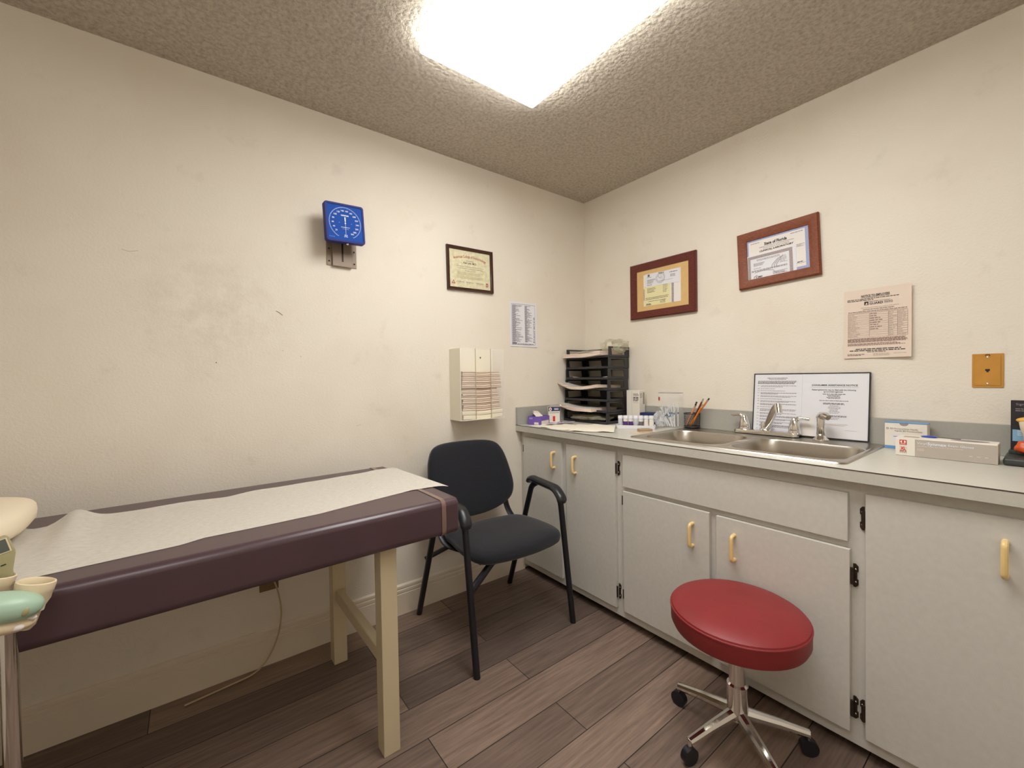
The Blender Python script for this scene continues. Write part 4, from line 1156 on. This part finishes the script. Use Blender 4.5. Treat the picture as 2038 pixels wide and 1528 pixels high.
# tan pad and wooden stick
mb = MB(T(-.362, -.742, ZT) @ rot_z(R(-28))); mb.box(-.036, .034, -.020, .020, .0, .017, 'tan_card', .003, 1); mb.box(-.036, .034, -.0205, .0205, .0, .004, 'stick_wood', .001, 1)
tag(mb.build('folded_card', origin=(-.362, -.742, ZT)), 'small tan folded pad on the counter by the left sink corner', 'pad')
mb = MB(T(-.427, -.733, ZT) @ rot_z(R(-32))); mb.prism(rrect(-.03, .022, -.009, .009, (.0085,) * 4, 5), 0, .0018, 'stick_wood')
tag(mb.build('wooden_stick', origin=(-.427, -.733, ZT)), 'flat wooden stick beside the tan pad on the counter', 'stick')

# white carton, blue box
wb = MB(); wx0, wx1, wy0, wy1 = -.088, -.030, -.512, -.418; wb.box(wx0, wx1, wy0, wy1, ZT, 1.119, 'box_white', .001, 1)
Mwf = M_right(0, 0, wx0 - .0004)
wb.M = Mwf
for i in range(3): wb.words(.468, .508, 1.098 - i * .0055, .003, 0, 'ink_mid', 1)
for i in range(4): wb.words(.468, .506, 1.076 - i * .007, .0048, 0, 'ink_mid' if i else 'ink', 1)
wb.words(.468, .506, 1.044, .002, 0, 'ink_soft', 1); wb.rect(.458, ZT, .4588, 1.118, 0, 'ink_soft')
wb.M = M_left(0, 0, wy0 - .0004)
for i in range(16): wb.rect(-.052, 1.035 + i * .0045, -.036, 1.0375 + i * .0045, 0, 'ink')
for i in range(4): wb.words(-.082, -.06, 1.1 - i * .008, .003, 0, 'ink_mid', 1)
tag(wb.build('carton', origin=((wx0 + wx1) / 2, (wy0 + wy1) / 2, ZT)), 'tall white printed carton standing beside the letter trays', 'box')
mb = MB(); mb.box(-.095, -.024, -.628, -.520, ZT, .986, 'box_navy', .0015, 1); mb.rect(.55, .95, .60, .955, 0, 'silver_foil', M=M_right(0, 0, -.0955))
tag(mb.build('carton', origin=(-.06, -.575, ZT)), 'low dark blue box between white carton and clear holder', 'box')

# clear holder with tubes
ho = thing('clear_holder', 'clear acrylic holder of white tubes by the sink', 'holder', (-.082, -.712, ZT))
def hl(q): return [(-.080 + (.042 - q) * math.cos(R(a)) * (1 if abs(math.cos(R(a))) < .5 else 1), -.712 + (.066 - q) * math.sin(R(a))) for a in range(0, 360, 10)]
def hl(q): return rrect(-.124 + q, -.036 - q, -.778 + q, -.646 - q, (.02, .042, .042, .02), 8)
mb = MB(); nH = len(hl(0))
loops(mb, [z(hl(.0025), ZT + .004), z(hl(0), ZT), z(hl(0), 1.108), z(hl(.0025), 1.108), z(hl(.0025), ZT + .005)], 'clear_acrylic')
mb.build('shell', ho)
mb = MB(); mb.tube(z(hl(.001), 1.1085), .0012, 'ink_soft', 6, closed=True); mb.build('rim', ho)
mb = MB(); mb.rect(.660, 1.065, .674, 1.092, .0006, 'logo_red', M=M_right(0, 0, -.1246)) if False else None
mb.M = T(0, 0, 0)
mb.add([(-.1246, -.672 - .006 * math.cos(a * PI / 6), 1.076 + .012 * math.sin(a * PI / 6)) for a in range(12)], [tuple(range(12))], 'ink_red'); mb.build('sticker', ho)
proto = None
tl_ = ['white swab tube leaning in the clear holder by the sink']
rnd.seed(21)
for i in range(14):
    if proto is None:
        proto = thing('swab_tube', tl_[0], 'tube', (0, 0, 0), 'white tubes in the clear holder')
        MB().cyl((0, 0, 0), (0, 0, .060), .0042, 'tube_white', 10).build('barrel', proto)
        MB().cyl((0, 0, .060), (0, 0, .069), .0048, 'teal_cap', 10).build('band', proto)
        MB().cyl((0, 0, .069), (0, 0, .112), .0032, 'tube_white', 10).build('plunger', proto)
        o = proto
    else: o = copy_tree(proto)
    a = (i % 7) / 6
    o.location = (-.106 + .030 * (i // 7) + rnd.uniform(-.004, .004), -.664 - .094 * a, ZT + .006)
    hz = rnd.uniform(.88, 1.16); o.scale = (1, 1, hz)
    for _ in range(60):
        o.rotation_euler = (R(rnd.uniform(-32, 32)), R(rnd.uniform(-4, 8)), 0)
        tip = o.rotation_euler.to_matrix() @ Vector((0, 0, .112 * hz)) + o.location
        if -.768 < tip.y < -.656 and -.118 < tip.x < -.044: break
    else: o.rotation_euler = (0, 0, 0)

# pencil cup
px_, py_ = -.064, -.836; cz = CT + .0080
pcx = thing('pencil_cup', 'round black mesh pencil cup on the left sink corner', 'pencil cup', (px_, py_, cz))
mb = MB(); rr = .042
mb.tube([(px_ + rr * math.cos(2 * PI * k / 32), py_ + rr * math.sin(2 * PI * k / 32), cz + .076) for k in range(32)], .0026, 'tray_black', 8, closed=True)
mb.build('rim', pcx)
mb = MB(); r2_ = .040
for s in (1, -1):
    for k in range(24):
        mb.tube([(px_ + (r2_ - .001 + .002 * q / 6) * math.cos(2 * PI * k / 24 + s * q * .13), py_ + (r2_ - .001 + .002 * q / 6) * math.sin(2 * PI * k / 24 + s * q * .13), cz + .004 + .071 * q / 6) for q in range(7)], .0006, 'tray_black', 4, cap=False)
mb.build('mesh_wall', pcx)
mb = MB(); mb.lathe([(.0005, 0.0005), (.041, .0005), (.042, .004), (.041, .008), (.039, .004), (.0005, .003)], (px_, py_, cz), 'tray_black', 32); mb.build('base', pcx)
for lab, b0, tip, bm_, end in (
    ('bright orange pencil tilted farthest right in the black mesh cup', (-.070, -.822), (-.062, -.932, 1.083), 'pencil_orange', 'eraser_dark'),
    ('dark red pencil with metal end standing in the black mesh cup', (-.060, -.824), (-.050, -.894, 1.080), 'pencil_brown', 'ferrule'),
    ('peach pencil leaning between dark ones in the black mesh cup', (-.084, -.812), (-.075, -.866, 1.052), 'pencil_peach', 'eraser_dark'),
    ('brown pencil with dark end at the left in the mesh cup', (-.072, -.808), (-.060, -.862, 1.062), 'pencil_brown', 'eraser_dark'),
    ('amber pencil lying low against the cup rim, front right', (-.090, -.842), (-.090, -.912, 1.052), 'pencil_orange', 'ferrule')):
    A = Vector((*b0, cz + .008)); B = Vector(tip); d_ = (B - A); l_ = d_.length; d_.normalize()
    o = thing('pencil', lab, 'pencil', A, 'pencils in the mesh cup')
    MB().tube([A, A + d_ * .012, A + d_ * (l_ - .02)], [.0014, .0046, .0046], bm_, 6).build('shaft', o)
    MB().cyl(A + d_ * (l_ - .02), A + d_ * (l_ - .009), .0049, 'ferrule', 10).build('ferrule', o)
    MB().cyl(A + d_ * (l_ - .009), A + d_ * l_, .0044, end, 10).build('eraser', o)

# ------------------------------------------------------------------ right end of the counter
nb = thing('needle_box', 'white needle box with blue lid behind the glove box', 'box', (-.065, -1.708, ZT))
a0, a1, b0, b1 = -.092, -.040, -1.769, -1.649
MB().box(a0, a1, b0, b1, ZT, 1.014, 'box_white', .001, 1).build('carton', nb)
mb = MB(); mb.box(a0 - .001, a1 + .001, b0 - .001, b1 + .001, 1.0145, 1.0165, 'box_blue'); mb.build('lid', nb)
mb = MB(M_right(0, 0, a0 - .0006)); u0 = -b1; u1 = -b0; k = 0
mb.rect(u0, ZT + .0005, u1, ZT + .011, 0, 'box_blue')
n = 16; mb.add([((u0 + u1) / 2 - .004 + .013 * math.cos(PI + PI * i / n), 1.0138 + .010 * math.sin(PI + PI * i / n), 0) for i in range(n + 1)], [tuple(range(n + 1))], 'ink_soft')
mb.text('BD PrecisionGlide Needle', (u0 + u1) / 2 - .004, .992, .0058, k, 'ink_mid', width=.078); mb.text('Aiguille BD PrecisionGlide', (u0 + u1) / 2 + .008, .984, .0058, k, 'ink_mid', width=.078)
mb.tube([(u0 + .0085 + .003 * math.cos(2 * PI * i / 14), .992 + .003 * math.sin(2 * PI * i / 14), k) for i in range(14)], .0007, 'ink_mid', 4, closed=True)
mb.rect(u0 + .022, .94, u0 + .06, .972, k, 'paper_cool'); mb.words(u0 + .026, u0 + .05, .962, .003, k + .0004, 'ink_soft', 1)
mb.build('printing', nb)

gv = thing('glove_box', 'long grey and white vinyl exam glove box on the counter', 'box', (-.20, -1.827, ZT))
g0x, g1x, g0y, g1y, gz = -.246, -.160, -1.949, -1.708, .978
mb = MB(); mb.box(g0x, g1x, g0y, g1y, ZT, gz, 'box_white', .0012, 1)
Mg2 = M_right(0, 0, g0x - .0005); mb.M = Mg2
mb.rect(1.759, ZT + .001, 1.948, gz - .003, 0, 'box_grey')
mb.rect(1.719, .953, 1.738, .970, .0003, 'logo_red'); 
for cx_ in (1.7245, 1.7325): mb.add([(cx_ + .0036 * math.cos(2 * PI * i / 16), .9635 + .0042 * math.sin(2 * PI * i / 16), .0006) for i in range(16)], [tuple(range(16))], 'box_white')
mb.add([(1.7285 + .0028 * math.cos(2 * PI * i / 16), .9635 + .0032 * math.sin(2 * PI * i / 16), .0009) for i in range(16)], [tuple(range(16))], 'logo_red')
mb.rect(1.7215, .9555, 1.7355, .9575, .0006, 'box_white')
mb.rect(1.719, .930, 1.738, .947, .0003, 'paper_warm'); mb.text('XL', 1.7285, .9395, .0105, .0006, 'logo_red', width=.014, bold=.04); mb.words(1.720, 1.737, .931, .003, .0006, 'ink_red', 1); mb.words(1.719, 1.738, .926, .0016, .0006, 'ink_mid', 1)
mb.text('Vinyl', 1.776, .9625, .0078, .0005, 'white_print', width=.024); mb.text('Synmax', 1.8135, .9625, .0095, .0005, 'white_print', width=.047, bold=.03); mb.text('Exam Gloves', 1.869, .9625, .0068, .0005, 'white_print', width=.058, bold=.01)
mb.words(1.766, 1.875, .953, .0016, .0005, 'paper_warm', 1); mb.text('100', 1.774, .940, .0085, .0005, 'paper_warm', width=.016)
for i in range(3): mb.rect(1.888 + .017 * i, .933, 1.895 + .017 * i, .935, .0005, 'paper_warm')
mb.M = Matrix.Identity(4)
mb.rect(g0x + .004, -1.80, g1x - .004, -1.712, gz + .0003, 'box_white'); mb.rect(g0x + .02, -1.765, g0x + .055, -1.725, gz + .0006, 'ink_pale')
V = [(g0x + .045 + .022 * math.cos(2 * PI * i / 24), -1.885 + .045 * math.sin(2 * PI * i / 24), gz + .0005) for i in range(24)]; mb.add(V, [tuple(range(24))], 'ink_soft')
mb.build('carton', gv)
mb = MB(); mb.box(g1x - .016, g1x - .004, -1.862, -1.782, gz - .002, gz + .0006, 'toe_black'); mb.build('slot', gv)
mb = MB(); mb.ell((g1x - .028, -1.787, gz + .003), .014, .022, .004, 'blue_film', 16, 8); mb.build('glove_tip', gv)

ds = thing('anatomy_display', 'black anatomical model display stand at the right end of counter', 'model', (-.15, -2.06, ZT))
mb = MB(); V0 = [(-.236, -1.962), (-.05, -1.956), (-.05, -2.21), (-.236, -2.21)]
mb.box(-.236, -.06, -2.21, -1.958, ZT, .938, 'display_base', .008, 3); mb.box(-.12, -.07, -2.205, -1.964, .936, .95, 'display_base', .003, 1); mb.build('base', ds)
mb = MB(); mb.box(-.106, -.096, -2.20, -1.968, .948, 1.113, 'display_black', .001, 1)
mb.M = M_right(0, 0, -.1066)
mb.text('Signs', 1.990, 1.1, .0068, 0, 'ink_soft', width=.022); mb.rect(1.972, .979, 2.19, 1.017, 0, 'panel_blue')
for i in range(2): mb.words(1.978, 2.02, 1.085 - i * .006, .0022, 0, 'ink_soft', 1)
for i in range(3): mb.words(1.982, 2.01, 1.012 - i * .006, .0022, .0004, 'white_print', 1)
mb.build('back_panel', ds)
mb = MB(); mb.ell((-.14, -2.012, 1.051), .020, .032, .011, 'bone_yellow', 24, 12); mb.build('model_cap', ds, sharp=60)
mb = MB(); mb.lathe([(.012, .968), (.014, .985), (.018, 1.005), (.024, 1.025), (.027, 1.045), (.02, 1.052)], (-.14, -2.012, 0), 'bone_cream', 24)
for v in mb.bm.verts: v.co += Vector((noise.noise(v.co * 60), noise.noise(v.co * 60 + Vector((9, 0, 0))), 0)) * .003
mb.build('model_bone', ds, sharp=60)
mb = MB(); mb.ell((-.145, -2.012, .962), .026, .032, .024, 'flesh_orange', 28, 16)
for v in mb.bm.verts: v.co += (v.co - Vector((-.145, -2.012, .962))) * .35 * noise.noise(v.co * 55)
for v in mb.bm.verts: v.co.z = max(v.co.z, .9385)
mb.build('model_base', ds, sharp=60)

# ------------------------------------------------------------------ thermometer unit on a rolling stand, front left
def camp(px, py, d):            # helper for placing this thing: a point d metres in front of the camera axis
    return None
th = thing('thermometer_station', 'mint and ivory probe holder on a pole before the exam table', 'medical holder', (-2.53, -.885, 0))
ux, uy = Vector((.973, .232, 0)), Vector((-.232, .973, 0))        # across / away, as seen from the room
def P(a, b, c): return Vector((-2.53, -.885, 0)) + ux * a + uy * b + Vector((0, 0, c))
Mh = Matrix(((ux.x, uy.x, 0, -2.53), (ux.y, uy.y, 0, -.885), (0, 0, 1, 0), (0, 0, 0, 1)))
Ms_ = Mh @ T(-.0116, 0, -.011) @ T(0, 0, .84) @ Matrix.Rotation(R(16), 4, 'Y') @ T(0, 0, -.84)
def well(cx, cy, ztop, rx, ry, depth, taper=.72, lean=0.0):
    n = 36; LL = []
    inner = [(.70, -depth * .6), (.80, -.010)]
    prof = [(.83, -.001), (.90, .0015), (.98, .0005), (1.0, -.003), (.97, -.011), (.96, -.016), (.92, -.018), (.90, -.03), (taper + .12, -depth * .6), (taper, -depth * .9), (taper * .6, -depth)]
    for q, hgt in inner + prof:
        LL.append([(cx + rx * q * math.cos(2 * PI * k / n) + lean * (-hgt), cy + ry * q * math.sin(2 * PI * k / n), ztop + hgt) for k in range(n)])
    return LL
def add_well(*a, **k):
    mb = MB(Ms_); LLw = well(*a, **k); loops(mb, LLw, 'ivory_plastic'); mb.add(LLw[0], [tuple(reversed(range(len(LLw[0]))))], 'ivory_plastic'); mb.build('probe_well', th)
add_well(.0435, .0, .864, .028, .027, .086, .48, .08)
add_well(-.004, .052, .864, .0245, .025, .070, .6)
mb = MB(Ms_)
mb.ell((.007, -.030, .831), .054, .034, .026, 'mint_plastic', 36, 18, .88)
mb.ell((.036, -.058, .829), .0055, .004, .008, 'sage_plastic', 16, 10)
mb.build('shell', th, sharp=60)
mb = MB(Ms_); mb.ell((.014, -.018, .800), .046, .036, .018, 'ivory_plastic', 30, 12); mb.ell((.050, -.034, .810), .0075, .006, .0045, 'paper', 14, 8); mb.ell((.034, -.046, .799), .010, .006, .006, 'paper', 14, 8); mb.build('cradle', th, sharp=60)
mb = MB(Mh); mb.cyl((-.0, 0.01, .05), (-.0, .01, .79), .0125, 'chrome', 16); mb.build('pole', th)
for k in range(5):
    a = R(72 * k - 60); dx, dy_ = math.cos(a), math.sin(a); lx, ly = 0, .01
    mb = MB(Mh); mb.tube([(lx, ly, .075), (lx + dx * .09, ly + dy_ * .09, .062), (lx + dx * .17, ly + dy_ * .17, .052)], [.016, .013, .011], 'display_base', 10)
    mb.ell((lx + dx * .17, ly + dy_ * .17, .024), .024, .024, .024, 'chair_metal', 14, 10); mb.cyl((lx + dx * .17, ly + dy_ * .17, .03), (lx + dx * .17, ly + dy_ * .17, .055), .006, 'chrome', 8); mb.build('base_leg', th)
# handset standing in the rear well
hs = thing('thermometer_handset', 'sage green thermometer handset with grey screen, far left', 'thermometer', P(-.003, .052, .84))
Mk = Mh @ T(-.002, .052, .856) @ Matrix.Rotation(R(-13), 4, 'Y') @ Matrix.Rotation(R(-6), 4, 'X') @ Matrix.Scale(.68, 4)
mb = MB(Mk)
ol = [(-.014, -.04), (.010, -.04), (.017, .0), (.028, .03), (.034, .045), (.034, .060), (.032, .092), (.028, .100), (-.020, .100), (-.028, .09), (-.033, .045), (-.026, .02)]
Mfl = Matrix(((1, 0, 0, 0), (0, 0, -1, 0), (0, 1, 0, 0), (0, 0, 0, 1)))
b = bmesh.new(); vs0 = [b.verts.new((x, y, -.014)) for x, y in ol]; f = b.faces.new(vs0); r_ = bmesh.ops.extrude_face_region(b, geom=[f])
for v in r_['geom']:
    if isinstance(v, bmesh.types.BMVert): v.co.z = .014
bmesh.ops.recalc_face_normals(b, faces=b.faces[:]); bmesh.ops.bevel(b, geom=b.edges[:], offset=.004, segments=2, affect='EDGES', profile=.5)
mb.addbm(b, 'sage_plastic', Mfl); mb.build('body', hs)
mb = MB(Mk); mb.box(.000, .029, .054, .094, .0142, .0155, 'ivory_plastic', .0005, 1, Mfl); mb.box(.003, .026, .057, .0925, .0155, .016, 'lcd_grey', 0, 1, Mfl); mb.build('screen', hs)
mb = MB(Mk); mb.box(.000, .010, .022, .025, .0142, .0148, 'toe_black', 0, 1, Mfl); mb.build('button', hs)

# ------------------------------------------------------------------ scuffs on the left wall (small marks, part of the wall)
wl = bpy.data.objects['wall_left']
mb = MB(M_left(0, 0, -.0006))
CAM = Vector((-2.24931736, -2.06364243, 1.21773525)); FPX = 832.78131
YAW, PITCH, ROLL = R(37.42099398), R(-1.05554754), R(-.908073)
fwd = Vector((math.sin(YAW) * math.cos(PITCH), math.cos(YAW) * math.cos(PITCH), math.sin(PITCH)))
rgt = Vector((math.cos(YAW), -math.sin(YAW), 0)); upv = rgt.cross(fwd)
r2 = rgt * math.cos(ROLL) + upv * math.sin(ROLL); u2 = upv * math.cos(ROLL) - rgt * math.sin(ROLL)
for pts, r_, m in (([(-1.952, 1.517), (-1.940, 1.511), (-1.927, 1.500)], .0012, 'scuff'), ([(-2.44, 1.70), (-2.42, 1.695), (-2.395, 1.702)], .0009, 'ink_sand'), ([(-2.17, 1.29), (-2.168, 1.294)], .0018, 'scuff'),
                   ([(-1.86, 1.32), (-1.858, 1.322)], .0015, 'scuff'), ([(-1.93, 1.345), (-1.929, 1.347)], .0014, 'scuff'), ([(-1.62, .99), (-1.60, .995)], .001, 'ink_sand')):
    mb.tube([(x, zz, 0) for x, zz in pts], r_, m, 6, flat=.3)
mb.build('scuff_marks', wl)

# ------------------------------------------------------------------ light
emit('lamp_diffuser', (1.0, .995, .98), 14.2)
emit('fill_diffuser', (1.0, .995, .98), 6.0)
def troffer(label, x, y, mat='lamp_diffuser'):
    t = thing('ceiling_light', label, 'ceiling light', (x, y, ZC), 'two fluorescent ceiling lights')
    MB().box(x - .24, x + .24, y - .60, y + .60, ZC - .022, ZC - .0005, 'box_white', .004, 1).build('housing', t)
    MB().box(x - .27, x + .27, y - .60, y + .60, ZC - .052, ZC - .0225, mat, .012, 3).build('diffuser', t)
troffer('lit rectangular ceiling light over the middle of the room', -1.30, -1.25)
troffer('added rectangular fill light on the ceiling behind the camera', -2.45, -2.36, 'fill_diffuser')  # added fill light, out of view, lifts the cabinet fronts and floor

w = bpy.data.worlds.new('world'); scene.world = w; w.use_nodes = True
w.node_tree.nodes['Background'].inputs[0].default_value = (.9, .8, .68, 1); w.node_tree.nodes['Background'].inputs[1].default_value = .2

# ------------------------------------------------------------------ camera
cam = bpy.data.cameras.new('camera'); co = bpy.data.objects.new('camera', cam); COL.objects.link(co)
cam.sensor_fit = 'HORIZONTAL'; cam.sensor_width = 36; cam.lens = FPX * 36 / 2038; cam.clip_start = .02
M = Matrix((( r2.x, u2.x, -fwd.x, CAM.x), (r2.y, u2.y, -fwd.y, CAM.y), (r2.z, u2.z, -fwd.z, CAM.z), (0, 0, 0, 1)))
co.matrix_world = M
scene.camera = co
vs = scene.view_settings; vs.view_transform = 'Standard'; vs.look = 'None'; vs.gamma = 1; vs.use_curve_mapping = False; vs.exposure = 0.0
try: scene.cycles.max_bounces = 10; scene.cycles.diffuse_bounces = 6; scene.cycles.transparent_max_bounces = 16
except Exception: pass
